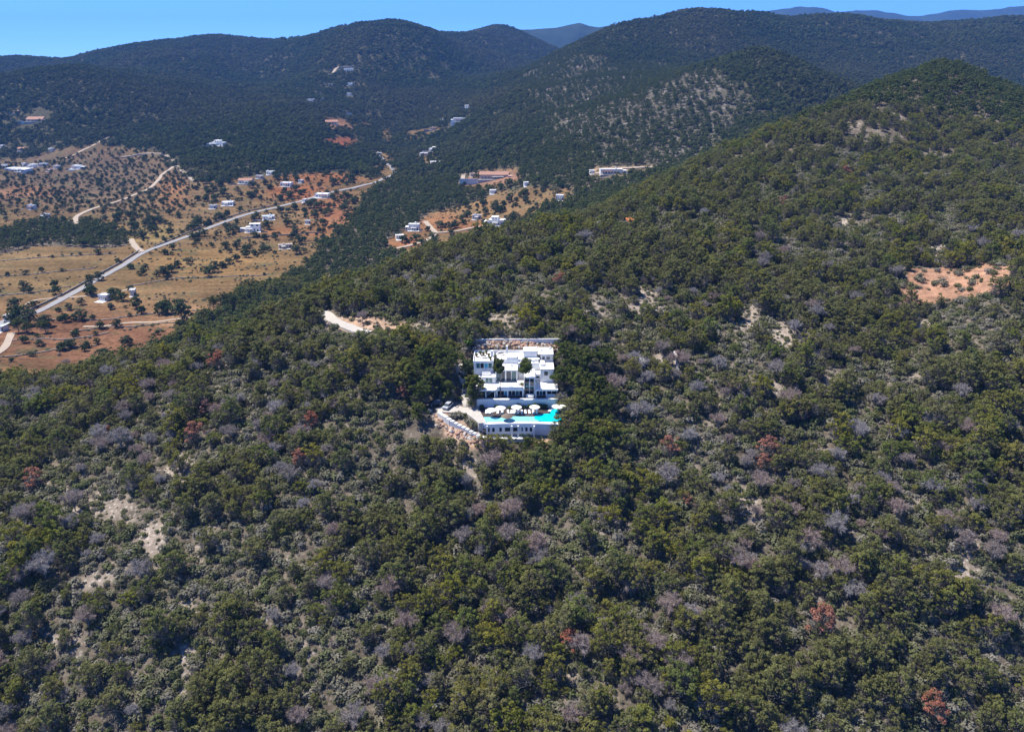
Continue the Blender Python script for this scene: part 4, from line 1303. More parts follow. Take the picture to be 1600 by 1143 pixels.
inn = [(xl + 3.0 + (p[0] - xl - 3.0) * (1 if i > 7 else .72), p[1] + (1.05 if i > 6 else .4)) for i, p in enumerate(wall_pts)]
pm('coping', MB().prism(cop + inn[::-1], ZD - .44, ZD + .12), 'white')
for (zx, w, dk) in ((582, 1.25, 1), (625, .7, 0), (668, .9, 0), (735, .9, 1), (800, 1.7, 1), (880, 1.9, 1), (937, .55, 1), (978, .8, 1), (1020, .9, 1)):
    xc = X(zx, 205, 52.3)
    yk = float(np.interp(xc, [p[0] for p in wall_pts[8:]], [p[1] for p in wall_pts[8:]])) if xc > wall_pts[8][0] else 204.62
    f = pm('window', MB().box(xc - w / 2, xc + w / 2, yk - .10, yk + .1, 51.7, 53.1), 'metal')
    pm('pane', MB().box(xc - w / 2 + .1, xc + w / 2 - .1, yk - .13, yk - .08, 51.8, 53.0), 'glass', f)
for zx in (610, 840, 900, 1050):
    xc = X(zx, 205, 52); pm('buttress', MB().box(xc - .2, xc + .2, 204.0, 205.2, 49.4, ZD - .46), 'white')
pm('footing_path', MB().box(xl - .2, X(1000, 203, 50), 202.7, 204.5, 48.6, 50.5), 'white2')
# pool -----------------------------------------------------------------------------------
pool = empty('swimming_pool', (3, 207.5, ZD)); tag(pool, 'turquoise swimming pool with a pale shallow shelf along the terrace edge', 'pool')
def po(name, mb, mat):
    o = mb.build(name, M[mat]); o.parent = pool; o.matrix_parent_inverse = Matrix.Translation(-Vector(pool.location)); return o
shell = [(xl + 3.0, 205.7), (xr - 4.6, 205.95), (X(1090, 207, 54), 206.2), (X(1090, 210, 54), 209.6), (X(850, 210, 54), 209.85), (X(800, 209, 54), 208.7), (X(740, 209, 54), 208.9), (X(640, 210, 54), 209.3), (X(580, 209, 54), 209.3), (xl + 1.2, 208.4), (xl + 1.3, 206.6)]
po('shallow_water', MB().prism(shell, ZD - .3, ZD + .02), 'pool_shallow')
cx_, cy_ = X(1180, 209, 54), 208.9
deep = []
for k in range(28):
    a = k / 28 * 2 * math.pi
    rx = 4.0; ry = 2.75
    deep.append((cx_ + rx * math.cos(a), cy_ + ry * math.sin(a)))
po('deep_water', MB().prism(deep, ZD - .25, ZD + .045), 'pool_deep')
d2 = []
for k in range(24):
    a = k / 24 * 2 * math.pi
    d2.append((X(1258, 213, 54) + 1.75 * math.cos(a), 212.3 + 2.6 * math.sin(a)))
po('deep_water', MB().prism(d2, ZD - .25, ZD + .062), 'pool_deep')
rim = MB()
for k in range(24):
    a0_, a1_ = k / 24 * 2 * math.pi, (k + 1) / 24 * 2 * math.pi
    if -2.3 < math.sin(a0_) * 2.6 and (math.cos(a0_) > -.2 or math.sin(a0_) > .3):
        c_ = (X(1258, 213, 54), 212.3)
        q = [(c_[0] + (1.75 + e) * math.cos(a_), c_[1] + (2.6 + e) * math.sin(a_)) for (a_, e) in ((a0_, .0), (a0_, .8), (a1_, .8), (a1_, .0))]
        rim.prism(q, ZD - .3, ZD + .16)
po('pool_rim', rim, 'white')
# sun deck of dark boards -------------------------------------------------------------------
deck = empty('sun_deck', (0, 212, ZD)); tag(deck, 'dark brown timber sun deck between pool and planter wall', 'deck')
yk = 209.2; i = 0
while yk < 216.3:
    yb = min(yk + .6, 216.3)
    x_l = X(548 + (1 if yk > 213 else 0) * 0, yk, 54); x_r = X(1190, yk, 54) - max(0, (211.5 - yk)) * .6
    o = MB().box(x_l, x_r, yk + .02, yb - .02, ZD - .5, ZD - .08 + .006 * (i % 3)).build('board', M['deckwood'])
    o.parent = deck; o.matrix_parent_inverse = Matrix.Translation(-Vector(deck.location))
    yk = yb; i += 1
# parasols ----------------------------------------------------------------------------------
def parasol(label, zx, zy, rad, zc=2.45, mat='fabric', n=8, name='parasol', drop=.55, cat='parasol', group='white parasols on the sun deck', sx=1.0):
    p = at_z(*ZX(zx, zy), ZD + zc)
    r_ = empty(name, (p.x, p.y, ZD - .07)); tag(r_, label, cat, group)
    m_ = MB(); V = [(0, 0, zc + drop * .5)] + [(rad * sx * math.cos(k * 2 * math.pi / n), rad * math.sin(k * 2 * math.pi / n), zc - drop * .5) for k in range(n)]
    V += [(rad * .5 * sx * math.cos((k) * 2 * math.pi / n), rad * .5 * math.sin((k) * 2 * math.pi / n), zc + drop * .08) for k in range(n)]
    F = [(0, n + 1 + k, n + 1 + (k + 1) % n) for k in range(n)] + [(n + 1 + k, 1 + k, 1 + (k + 1) % n, n + 1 + (k + 1) % n) for k in range(n)]
    m_.add(V, F)
    c_ = m_.build('canopy', M[mat], r_)
    s_ = c_.modifiers.new('thickness', 'SOLIDIFY'); s_.thickness = .04
    MB().tube([(0, 0, 0), (0, 0, zc + drop * .5 + .12)], .045, 8).build('pole', M['metal'], r_)
    MB().lathe([(.001, .1), (.35, .1), (.38, 0)], n=12).build('base', M['concrete'], r_)
    for k in range(n):
        a = k * 2 * math.pi / n
        MB().bar((0, 0, zc - .25), (rad * .6 * sx * math.cos(a), rad * .6 * math.sin(a), zc - drop * .12 - .05), .015).build('rib', M['metal'], r_)
    return r_
parasol('white parasol lowest and furthest left on the sun deck', 652, 772, 1.55)
parasol('white parasol second from left, behind the leftmost one', 735, 753, 1.55)
parasol('white parasol third from left, in the middle of the deck', 884, 746, 1.6)
parasol('white parasol furthest right in the row on the deck', 1055, 745, 1.6)
parasol('big oval white canopy beside the deep end of the pool', 1282, 742, 1.55, 2.2, sx=1.35, n=14, drop=.35, group=None)
parasol('brown thatched parasol standing at the pool edge', 795, 826, 1.75, 1.9, 'thatch', 12, 'thatched_parasol', .9, group=None)
# sun loungers ---------------------------------------------------------------------------
def lounger_meshes():
    fr = MB(); fr.box(-.32, .32, -.95, .95, .24, .30)
    cu = MB(); cu.box(-.30, .30, -.93, .30, .302, .40)
    bk = MB(); bk.add([(-.30, .31, .30), (.30, .31, .30), (.30, .92, .72), (-.30, .92, .72), (-.30, .28, .40), (.30, .28, .40), (.30, .86, .81), (-.30, .86, .81)],
                      [(3, 2, 1, 0), (4, 5, 6, 7), (0, 1, 5, 4), (1, 2, 6, 5), (2, 3, 7, 6), (3, 0, 4, 7)])
    lg = MB(); lg.box(-.03, .03, -.03, .03, 0, .24)
    out_ = []
    for nm, mb_, mt in (('frame', fr, 'metal'), ('cushion', cu, 'fabric'), ('backrest', bk, 'fabric'), ('leg', lg, 'metal')):
        o = mb_.build(nm, M[mt]); me_ = o.data; bpy.data.objects.remove(o); out_.append((nm, me_))
    return out_
LM = lounger_meshes()
ordn = ['leftmost', 'second', 'third', 'fourth', 'fifth', 'sixth', 'seventh', 'eighth', 'ninth', 'tenth', 'eleventh', 'rightmost']
for i, zx in enumerate((602, 632, 708, 752, 806, 838, 866, 901, 934, 968, 1006, 1042, 1076)):
    p = at_z(*ZX(zx, 803), ZD + .3)
    r_ = empty('sun_lounger', (p.x, p.y, ZD - .07), random.uniform(-.12, .12))
    lab = 'white sun lounger %s of the row on the deck, counted from the left' % (ordn[i] if i < 11 else ('twelfth' if i == 11 else 'last'))
    tag(r_, lab, 'sun lounger', 'white sun loungers on the dark deck')
    for nm, me_ in LM:
        if nm == 'leg':
            for sx_ in (-.26, .26):
                for sy_ in (-.85, .85):
                    link('leg', me_, r_, (sx_, sy_, 0))
        else:
            link(nm, me_, r_)
# left forecourt, path and diagonal wall ----------------------------------------------------
fl = [at_z(*ZX(a, b), ZD + .25) for (a, b) in ((150,800),(410,812),(480,862),(530,908),(600,900),(565,835),(520,752),(385,757),(330,742),(200,745),(120,770))]
o = MB().prism([(p.x, p.y) for p in fl], ZD - 2.5, ZD + .25).build('forecourt', M['concrete']); tag(o, kind='structure')
ribbon('garden_path', [ZX(*q) for q in ((428,760),(412,715),(402,660),(408,615),(418,580),(404,515),(372,455),(348,395),(343,350))], 2.4, M['concrete'], .35, 180)
dw = [(150, 800), (200, 832), (265, 880), (330, 918), (440, 975), (540, 1030), (600, 1050)]
zz_ = [ZD + .5, ZD + .35, ZD - .2, ZD - .9, ZD - 1.9, ZD - 2.9, ZD - 3.3]
pp = [at_z(*ZX(*q), z_) for q, z_ in zip(dw, zz_)]
wl_ = empty('diagonal_wall', (pp[0].x, pp[0].y, pp[0].z - 3)); tag(wl_, 'white stepped wall running diagonally down from the forecourt to the terrace foot', 'wall')
for i in range(len(pp) - 1):
    n_seg = max(1, int((pp[i + 1] - pp[i]).length / 1.1))
    for k in range(n_seg):
        a = pp[i].lerp(pp[i + 1], k / n_seg); b = pp[i].lerp(pp[i + 1], (k + 1) / n_seg)
        d = (b - a); d.z = 0; d.normalize(); s = Vector((-d.y, d.x, 0)) * .55
        a = a + d * .02; b = b - d * .02
        o = MB().prism([(a.x + s.x, a.y + s.y), (a.x - s.x, a.y - s.y), (b.x - s.x, b.y - s.y), (b.x + s.x, b.y + s.y)], a.z - 3.6, a.z).build('wall_step', M['white2'])
        o.parent = wl_; o.matrix_parent_inverse = Matrix.Translation(-Vector(wl_.location))
# boundary wall above the house ------------------------------------------------------------
q0, q1 = at_y(739, 537, 240.0), at_y(874, 534, 240.0)
o = MB().prism([(q0.x, 240.0), (q1.x, 240.3), (q1.x, 240.75), (q0.x, 240.45)], 62.5, 67.35).build('boundary_wall', M['white2'])
tag(o, 'long pale boundary wall on the slope above the villa roofs', 'wall')
# rockery between house and boundary wall
def rock_mesh(seed):
    g = np.random.default_rng(seed); bm = bmesh.new(); bmesh.ops.create_icosphere(bm, subdivisions=1, radius=.5)
    for v in bm.verts:
        v.co *= g.uniform(.7, 1.25); v.co.z *= .75
    me_ = bpy.data.meshes.new('rock'); bm.to_mesh(me_); bm.free(); return me_
RK = {}
for mt in ('redrock', 'palerock', 'stone'):
    RK[mt] = []
    for k in range(3):
        me_ = rock_mesh(k + len(mt)); me_.materials.append(M[mt]); RK[mt].append(me_)
rg = np.random.default_rng(31)
rk = empty('rockery', (0, 237.5, 64)); tag(rk, 'strip of red and grey boulders between the villa roofs and the boundary wall', 'rockery')
for k in range(230):
    x_ = rg.uniform(q0.x + .3, q1.x - .3); y_ = rg.uniform(236.3, 239.7)
    o = link('boulder', RK[['redrock', 'redrock', 'palerock', 'stone'][k % 4]][k % 3])
    o.parent = rk
    s_ = rg.uniform(.6, 1.5)
    o.location = Vector((x_, y_, max(gz(x_, y_), 63.4 + (y_ - 236.0) * .62) + .1)) - Vector(rk.location)
    o.scale = (s_ * 1.2, s_, s_ * .8); o.rotation_euler = (rg.uniform(0, 3), 0, rg.uniform(0, 6))
rk2 = empty('rock_bank', (-14, 203, 50)); tag(rk2, 'broken red rock bank under the diagonal white wall', 'rock bank')
for k in range(110):
    t = rg.random(); px_ = np.interp(t, [0, .35, 1], [668, 700, 768]) + rg.normal() * 5; py_ = np.interp(t, [0, .35, 1], [640, 668, 692]) + rg.normal() * 4 + 3
    h_ = hit(px_, py_, 150)
    o = link('rock', RK[['redrock', 'redrock', 'palerock'][k % 3]][k % 3]); o.parent = rk2
    s_ = rg.uniform(.4, 1.4); o.location = h_ - Vector(rk2.location); o.scale = (s_ * 1.2, s_, s_ * .9); o.rotation_euler = (rg.uniform(0, 3), 0, rg.uniform(0, 6))
# parked cars ------------------------------------------------------------------------------
def car(label, loc, rz, paint, name='parked_car', s=1.0):
    r_ = empty(name, loc, rz, (s, s, s)); tag(r_, label, 'car', 'cars parked by the villas')
    prof = [(-2.1, .35), (-2.1, .85), (-1.3, .95), (2.0, .90), (2.1, .6), (2.1, .35)]
    body = MB()
    n = len(prof)
    V = [(x, -.86, z) for x, z in prof] + [(x, .86, z) for x, z in prof]
    body.add(V, [tuple(range(n - 1, -1, -1)), tuple(range(n, 2 * n))] + [(i, (i + 1) % n, n + (i + 1) % n, n + i) for i in range(n)])
    body.build('body', M[paint], r_)
    cab = [(-1.25, .951, .80), (1.85, .921, .80), (1.35, 1.45, .62), (-.45, 1.45, .62)]
    V = [(x, -w, z) for x, z, w in cab] + [(x, w, z) for x, z, w in cab]
    MB().add(V, [(3, 2, 1, 0), (4, 5, 6, 7), (0, 1, 5, 4), (1, 2, 6, 5), (2, 3, 7, 6), (3, 0, 4, 7)]).build('cabin_glass', M['glass'], r_)
    MB().box(-.5, 1.38, -.63, .63, 1.452, 1.5).build('car_roof', M[paint], r_)
    for sx_ in (-1.35, 1.3):
        for sy_ in (-.86, .86):
            w_ = MB().tube([(sx_, sy_ - .1, .33), (sx_, sy_ + .1, .33)], .33, 12).build('wheel', M['tyre'], r_)
            MB().tube([(sx_, sy_ - .12, .33), (sx_, sy_ + .12, .33)], .19, 8).build('rim', M['carpaint_silver'], w_)
    for sy_ in (-.6, .6):
        MB().box(-2.13, -2.08, sy_ - .18, sy_ + .18, .62, .76).build('headlight', M['metal'], r_)
    return r_
p = at_z(*ZX(122, 722), ZD + .7); car('dark blue car with bright windscreen parked furthest left on the forecourt', (p.x, p.y, ZD + .252), .25, 'carpaint_dark')
p = at_z(*ZX(238, 748), ZD + .7); car('grey car parked between the dark car and the white forecourt', (p.x, p.y, ZD + .252), 1.2, 'carpaint_silver')
h_ = hit(489, 497, 150); car('dark car parked at the end of the pale driveway left of the villa', (h_.x, h_.y, h_.z + .45), .5, 'carpaint_dark')
h_ = hit(499, 494, 150); car('white car parked on the pale driveway left of the villa', (h_.x, h_.y, h_.z + .45), .9, 'carpaint_white')
# furniture and pots on the terraces ---------------------------------------------------------
def sofa(label, x, y, z, w, mat='fabric'):
    r_ = empty('terrace_sofa', (x, y, z)); tag(r_, label, 'sofa', 'white sofas on the villa terraces')
    MB().box(-w / 2, w / 2, -.45, .45, .02, .42).build('seat', M[mat], r_)
    MB().box(-w / 2, w / 2, .30, .50, .422, .85).build('backrest', M[mat], r_)
    for s_ in (-1, 1):
        MB().box(s_ * w / 2 - .1, s_ * w / 2 + .1, -.45, .28, .423, .62).build('armrest', M[mat], r_)
sofa('white sofa on the ground floor terrace at the right end of the villa', X(1210, 218.6), 218.9, ZT, 2.6)
sofa('white sofa in front of the tall glazed hall', X(1010, 218.6), 218.8, ZT, 2.2)
sofa('white sofa on the small terrace of the left wing', X(600, 224, 61), 224.6, 61.2, 2.4)
def table(label, x, y, z):
    r_ = empty('terrace_table', (x, y, z)); tag(r_, label, 'table', 'tables on the villa roof terraces')
    MB().box(-.8, .8, -.45, .45, .70, .75).build('table_top', M['darkmetal'], r_)
    for sx_ in (-.7, .7):
        for sy_ in (-.35, .35):
            MB().box(sx_ - .04, sx_ + .04, sy_ - .04, sy_ + .04, 0, .70).build('leg', M['darkmetal'], r_)
table('dark table on the roof terrace beside the thin chimney', X(740, 233, 64.5), 233.2, ZU - .9)
table('dark table under the plants of the left roof terrace', X(575, 230, 65), 230, 64.7)
def chair(label, x, y, z, rz):
    r_ = empty('terrace_chair', (x, y, z), rz); tag(r_, label, 'chair', 'dark chairs on the villa roof terraces')
    MB().box(-.25, .25, -.25, .25, .42, .47).build('seat', M['darkmetal'], r_)
    MB().box(-.25, .25, .21, .25, .472, .95).build('backrest', M['darkmetal'], r_)
    for sx_ in (-.22, .22):
        for sy_ in (-.22, .22):
            MB().box(sx_ - .02, sx_ + .02, sy_ - .02, sy_ + .02, 0, .42).build('leg', M['darkmetal'], r_)
for (lb, x_, y_, z_, r0_) in (('dark chair left of the table by the thin chimney', X(705, 233, 64.5), 233.2, ZU - .9, 1.6), ('dark chair right of the table by the thin chimney', X(775, 233, 64.5), 233.3, ZU - .9, -1.6),
                              ('dark chair at the left of the planted roof terrace table', X(535, 230, 65), 230, 64.7, 1.6), ('dark chair at the right of the planted roof terrace table', X(612, 230, 65), 230, 64.7, -1.5)):
    chair(lb, x_, y_, z_, r0_)
pot_leaf = [shrub_mesh(300 + i, .55, .9, 120, .12, 'garden') for i in range(2)]
def potted(label, x, y, z, s=1.0):
    r_ = empty('potted_plant', (x, y, z), 0, (s, s, s)); tag(r_, label, 'potted plant', 'potted plants on the villa terraces')
    MB().lathe([(.001, 0), (.22, 0), (.32, .5), (.001, .5)], n=10).build('pot', M['pot'], r_)
    link('plant', pot_leaf[random.randrange(2)], r_, (0, 0, .35))
for i, (zx, zyy) in enumerate(((510, 231), (545, 233), (575, 232), (600, 233.5), (625, 231), (640, 228))):
    potted('potted plant %s from the left on the left roof terrace' % ordn[i].replace('leftmost', 'first'), X(zx, zyy, 65), zyy, 64.7, 1.1)
potted('potted plant on the first floor terrace by the stepped white blocks', X(935, 222, 60), 221, ZF)
potted('potted plant at the foot of the chimney column', X(690, 231, 65), 230.6, ZU - .9)
# ------------------------------------------------------------------ trees one can pick out
SPECIAL = []      # x, y, clearance radius of trees placed by hand
def plant_tree(name, parts, loc, rz, s, label, cat, group, sz=None):
    r_ = empty(name, loc, rz, (s, s, sz or s)); tag(r_, label, cat, group)
    link('trunk', parts[0], r_); link('crown', parts[1], r_)
    return r_
def by_crown(px_, py_, H, y0=100, y1=3600):
    """ground spot of a tree whose crown centre shows at this picture point"""
    h_ = hit(px_, py_, y0, y1)
    for _ in range(3):
        d = h_.y * CP - (h_.z - CAMZ) * SP
        h_ = hit(px_, py_ + .62 * H * FPX / d * .93, y0, y1)
    return h_
gt = np.random.default_rng(99)
VILLAPINES = [  # crown centre px, py, height, kind, label
 (688,548,10,0,'large dark pine at the upper left corner of the villa'), (665,556,9,2,'dark pine left of the large one at the villa corner'), (703,560,9.5,1,'dark pine shading the garden path beside the villa'),
 (677,592,9.5,1,'broad dark pine above the parked cars'), (700,606,7,2,'small pine between the parked cars and the garden path'), (655,610,8,0,'dark pine at the left end of the parked cars'),
 (645,575,9,0,'dark pine two crowns left of the villa path'), (655,640,7,2,'pine just below left of the parked cars'),
 (882,548,9.5,0,'dark pine leaning over the upper right roof of the villa'), (895,570,10,1,'tall dark pine right of the villa windows'), (880,583,8.5,2,'pine crown touching the right wing window'),
 (908,590,9.5,0,'dark pine second row right of the villa'), (916,612,9,1,'dark pine right of the ground floor terrace'), (915,622,9.5,0,'dark pine right of the white oval canopy'),
 (914,648,8,2,'pine hanging over the deep end of the pool'), (906,664,8.5,1,'pine at the right end of the terrace wall'), (890,682,7,0,'pine below the right end of the terrace wall'),
 (930,600,9,2,'dark pine third row right of the villa'), (935,640,9,1,'dark pine right of the pool, in the third row'), (918,560,9,0,'dark pine above right of the villa wing'),
 (820,690,6.5,2,'bushy dark tree below the middle of the terrace wall'), (840,696,6,0,'bushy tree right of the one below the terrace wall'), (862,700,6,2,'bushy tree furthest right below the terrace wall'), 
 (945,560,9,0,'dark pine in the fourth row right of the villa'), (955,620,9,1,'dark pine near the small white outbuilding'), (912,690,8,0,'dark pine right of the bushy trees below the terrace'), (940,680,8.5,2,'dark pine on the slope right below the pool'),
]
for (a, b, H, k, lb) in VILLAPINES:
    h_ = by_crown(a, b, H, 120, 300)
    s_ = H / (9.5, 10.5, 8.2)[k]
    plant_tree('pine_tree', DARKPINES[k], (h_.x, h_.y, h_.z - .2), gt.uniform(0, 6.28), s_, lb, 'tree', 'dark pines close around the villa')
    SPECIAL.append((h_.x, h_.y, 2.6))
for (a, b, H, k, lb) in [(333,470,10,0,'left one of the tall dark pines at the brown field corner'), (350,466,11,1,'middle one of the tall dark pines at the brown field corner'), (364,468,11,1,'right one of the tall dark pines at the brown field corner'),
                         (376,474,8,2,'pointed dark pine right of the tall field corner pines'), (30,506,9,0,'dark pine beside the roadside house at the left edge'), (42,508,8,2,'second dark pine beside the roadside house'), (72,508,8,0,'broad dark pine on the brown field right of the roadside house'), (285,508,9,1,'dark pine at the right end of the brown field'), (500,288,8,1,'dark tree group behind the white house at the road bend'), (525,300,9,0,'dark tree right of the white house at the road bend'), (540,303,9,1,'second dark tree right of the white house at the road bend'), (400,300,9,0,'dark pine below the pink-roofed farmhouse'), (372,296,9,1,'dark pine left of the pink-roofed farmhouse')]:
    h_ = by_crown(a, b, H, 340, 1300)
    plant_tree('pine_tree', DARKPINES[k], (h_.x, h_.y, h_.z - .2), gt.uniform(0, 6.28), H / (9.5, 10.5, 8.2)[k], lb, 'tree', 'tall dark pines in the valley')
# slender pines growing through the terraces, olive and cypress beside the house
def slender(seed, H, crown_r, ch, bend, nc):
    g = np.random.default_rng(seed); T = Leafy(); L = Leafy()
    sp = [Vector((0, 0, -.5)), Vector((bend * .5, 0, H * .3)), Vector((bend * .2, .1, H * .6)), Vector((bend, 0, H - ch * .5))]
    V, F = tube_np(sp, [.17, .15, .12, .06], 7); T.add(V, F, 0, 1.0)
    for k in range(nc):
        a = k * 2.4; r = crown_r * .62 * math.sqrt((k + .4) / nc)
        z = H - ch * .5 + g.uniform(-.42, .42) * ch
        clump_leaves(L, np.array([bend + r * math.cos(a), r * math.sin(a), z]), crown_r * g.uniform(.42, .56), 190, .17, 0, g, flat=.9, tint=g.uniform(.8, 1.2), under=-.8)
    return T.mesh('trunk', [M['bark']]), L.mesh('crown', [M['needles_dark'], M['twig']])
p = at_z(*ZX(738, 668), ZT)
plant_tree('courtyard_pine', slender(401, 12.0, 1.7, 3.6, -.5, 18), (p.x, 218.3, ZT), 0, 1, 'slender pine with bare trunk rising before the big first floor windows', 'tree', 'slender pines growing through the villa terraces')
p = at_z(*ZX(962, 660), ZT)
plant_tree('courtyard_pine', slender(402, 12.3, 2.1, 4.0, .15, 20), (p.x, 218.6, ZT), 0, 1, 'slender pine with wide crown left of the tall glazed hall', 'tree', 'slender pines growing through the villa terraces')
plant_tree('garden_tree', pine_parts(403, 9.0, 3.1, .32, 60, 80, .17, needle='needles_dark'), (X(500, 218, 56), 217.6, 55.0), 1.0, 1, 'round green tree in front of the left wing of the villa', 'tree', None)
plant_tree('garden_tree', pine_parts(404, 6.5, 1.7, .12, 26, 70, .16, needle='needles_dark'), (X(462, 216, 55), 215.4, 54.3), 2.0, 1, 'dark upright tree between garden path and porch', 'tree', None)
for i, (zx, y_, z_, H, lb) in enumerate(((455, 224, 58.5, 4.5, 'bushy tree between garden path and left wing'), (445, 229, 61.5, 5.0, 'bushy tree beside the upper garden path'), (430, 234, 63.5, 4.6, 'bushy tree at the top of the garden path'), (478, 221, 56.8, 3.6, 'small bushy tree at the porch corner'))):
    x_ = X(zx, y_, z_)
    plant_tree('garden_tree', ROUNDS[i], (x_, y_, gz(x_, y_) - .1), i * 1.3, H / 4.6, lb, 'tree', 'bushy trees beside the garden path')
def palm(label, loc, H):
    g = np.random.default_rng(405)
    r_ = empty('palm_tree', loc); tag(r_, label, 'palm tree')
    MB().tube([(0, 0, -.6), (.1, 0, H * .5), (.05, 0, H)], [.24, .18, .16], 8).build('trunk', M['bark'], r_)
    for k in range(22):
        a = k * 2.4; el = g.uniform(-.2, 1.1)
        pts = [Vector((0, 0, H)) + Vector((math.cos(a) * math.cos(el - t * 1.5) * t * 2.3, math.sin(a) * math.cos(el - t * 1.5) * t * 2.3, math.sin(el - t * 1.0) * t * 2.2)) for t in (0, .3, .6, 1.0)]
        side = Vector((-math.sin(a), math.cos(a), 0))
        m_ = MB(); V = []
        for i, q in enumerate(pts):
            w_ = (.08, .34, .32, .04)[i]
            V += [q + side * w_ + Vector((0, 0, -.1 * w_)), q + Vector((0, 0, .06)), q - side * w_ + Vector((0, 0, -.1 * w_))]
        F = []
        for i in range(3):
            F += [(i * 3, i * 3 + 1, i * 3 + 4, i * 3 + 3), (i * 3 + 1, i * 3 + 2, i * 3 + 5, i * 3 + 4)]
        V = np.array([tuple(v) for v in V])
        me_ = mesh_np('frond', V, np.array(F), [M['garden']], attr={'tint': np.full(len(V), .9)})
        link('frond', me_, r_)
h_ = by_crown(*ZX(437, 190), 5.5, 150, 300); palm('palm tree at the top left corner of the villa', (h_.x, h_.y, h_.z), 5.2); SPECIAL.append((h_.x, h_.y, 2.5))
h_ = by_crown(750, 336, 7, 480, 900); palm('dark palm behind the grey-roofed house on the red clearing', (h_.x, h_.y, h_.z), 7.5)
# hedge plants on the planter wall and garden bushes
for i, (zx, y_, s_) in enumerate(((560, 216.0, 1.0), (700, 215.7, 1.1), (760, 215.6, .9), (820, 215.4, .9), (905, 215.4, 1.5), (960, 215.4, 1.0), (1015, 215.5, 1.3), (1070, 215.5, 1.6), (1110, 215.6, 1.4), (1155, 215.8, 1.2))):
    r_ = link('planter_shrub', pot_leaf[i % 2]); r_.location = (X(zx, 215.5, 54.5), y_, ZD - .2); r_.scale = (s_ * 1.5, s_ * 1.3, s_ * 1.5)
    tag(r_, 'green shrub number %s along the foot of the planter wall, counted from the left' % ['one', 'two', 'three', 'four', 'five', 'six', 'seven', 'eight', 'nine', 'ten'][i], 'shrub', 'green shrubs along the planter wall')
for i, (zx, zy, s_) in enumerate(((300, 850, 1.4), (345, 855, 1.5), (385, 850, 1.3), (480, 940, 1.5), (430, 900, 1.2), (345, 690, 1.2), (455, 735, 1.1))):
    h_ = hit(*ZX(zx, zy), 150)
    r_ = link('garden_shrub', SHRUBS[i % 5]); r_.location = (h_.x, h_.y, h_.z - .1); r_.scale = (s_ * 1.3, s_ * 1.3, s_ * 1.2); r_.rotation_euler = (0, 0, i)
    tag(r_, ['leftmost shrub in the bed behind the diagonal wall', 'middle shrub in the bed behind the diagonal wall', 'right shrub in the bed behind the diagonal wall', 'shrub at the left end of the terrace wall', 'shrub under the rounded end of the pool', 'shrub beside the lower garden path', 'shrub at the foot of the dark upright tree'][i], 'shrub', 'garden shrubs left of the pool terrace')
    SPECIAL.append((h_.x, h_.y, 2))
# rust coloured dying pines and leafless grey trees
RUST = [(340,556,1.0,'bright rust pine high on the left slope'),(305,672,1.05,'tall rust-red pine on the left slope above the scree'),(322,632,.8,'dull rust pine just above the tall rust-red one'),(52,742,1.0,'slanting rust pine at the left picture edge'),(487,650,.8,'rust pine left of the parked cars, on the slope'),
 (470,708,.85,'brownish rust pine on the slope below the driveway'),(873,432,.75,'small rust pine above the villa near the ridge'),(1193,692,1.0,'brightest rust pine on the right slope'),(1192,715,.8,'pinkish lower half-dead pine under the brightest rust pine'),(1045,692,.9,'wide pinkish rust pine right below the pool'),
 (1280,952,1.15,'purple-brown dead pine on the lower right slope'),(1222,312,.85,'wide rust pine near the right ridge'),(1322,265,.8,'dark red pine on the right ridge'),(818,886,.55,'small rust tuft of a pine below the villa'),(1455,1092,1.0,'orange-brown pine near the bottom right corner'),
 (1250,642,.7,'red-brown pine on the middle right slope'),(885,990,.8,'dull red pine on the lower middle slope'),(1075,777,.6,'small rust pine right of the grey tree below the pool'),(450,478,.6,'faint rust pine on the left spur crest'),(630,610,.6,'brownish pine left of the dark pines'),(170,668,.5,'small rust tuft beside the big grey tree on the left')]
for i, (a, b, s_, lb) in enumerate(RUST):
    s_ *= 1.15
    h_ = by_crown(a, b, 6.2 * s_, 100, 600)
    plant_tree('rust_pine', RUSTY[i % 3], (h_.x, h_.y, h_.z - .2), gt.uniform(0, 6.28), s_, lb, 'tree', 'dying rust-red pines on the slope'); SPECIAL.append((h_.x, h_.y, 2.7 * s_)); SPECIAL.append((h_.x * .985, h_.y - 3.4, 2.3))
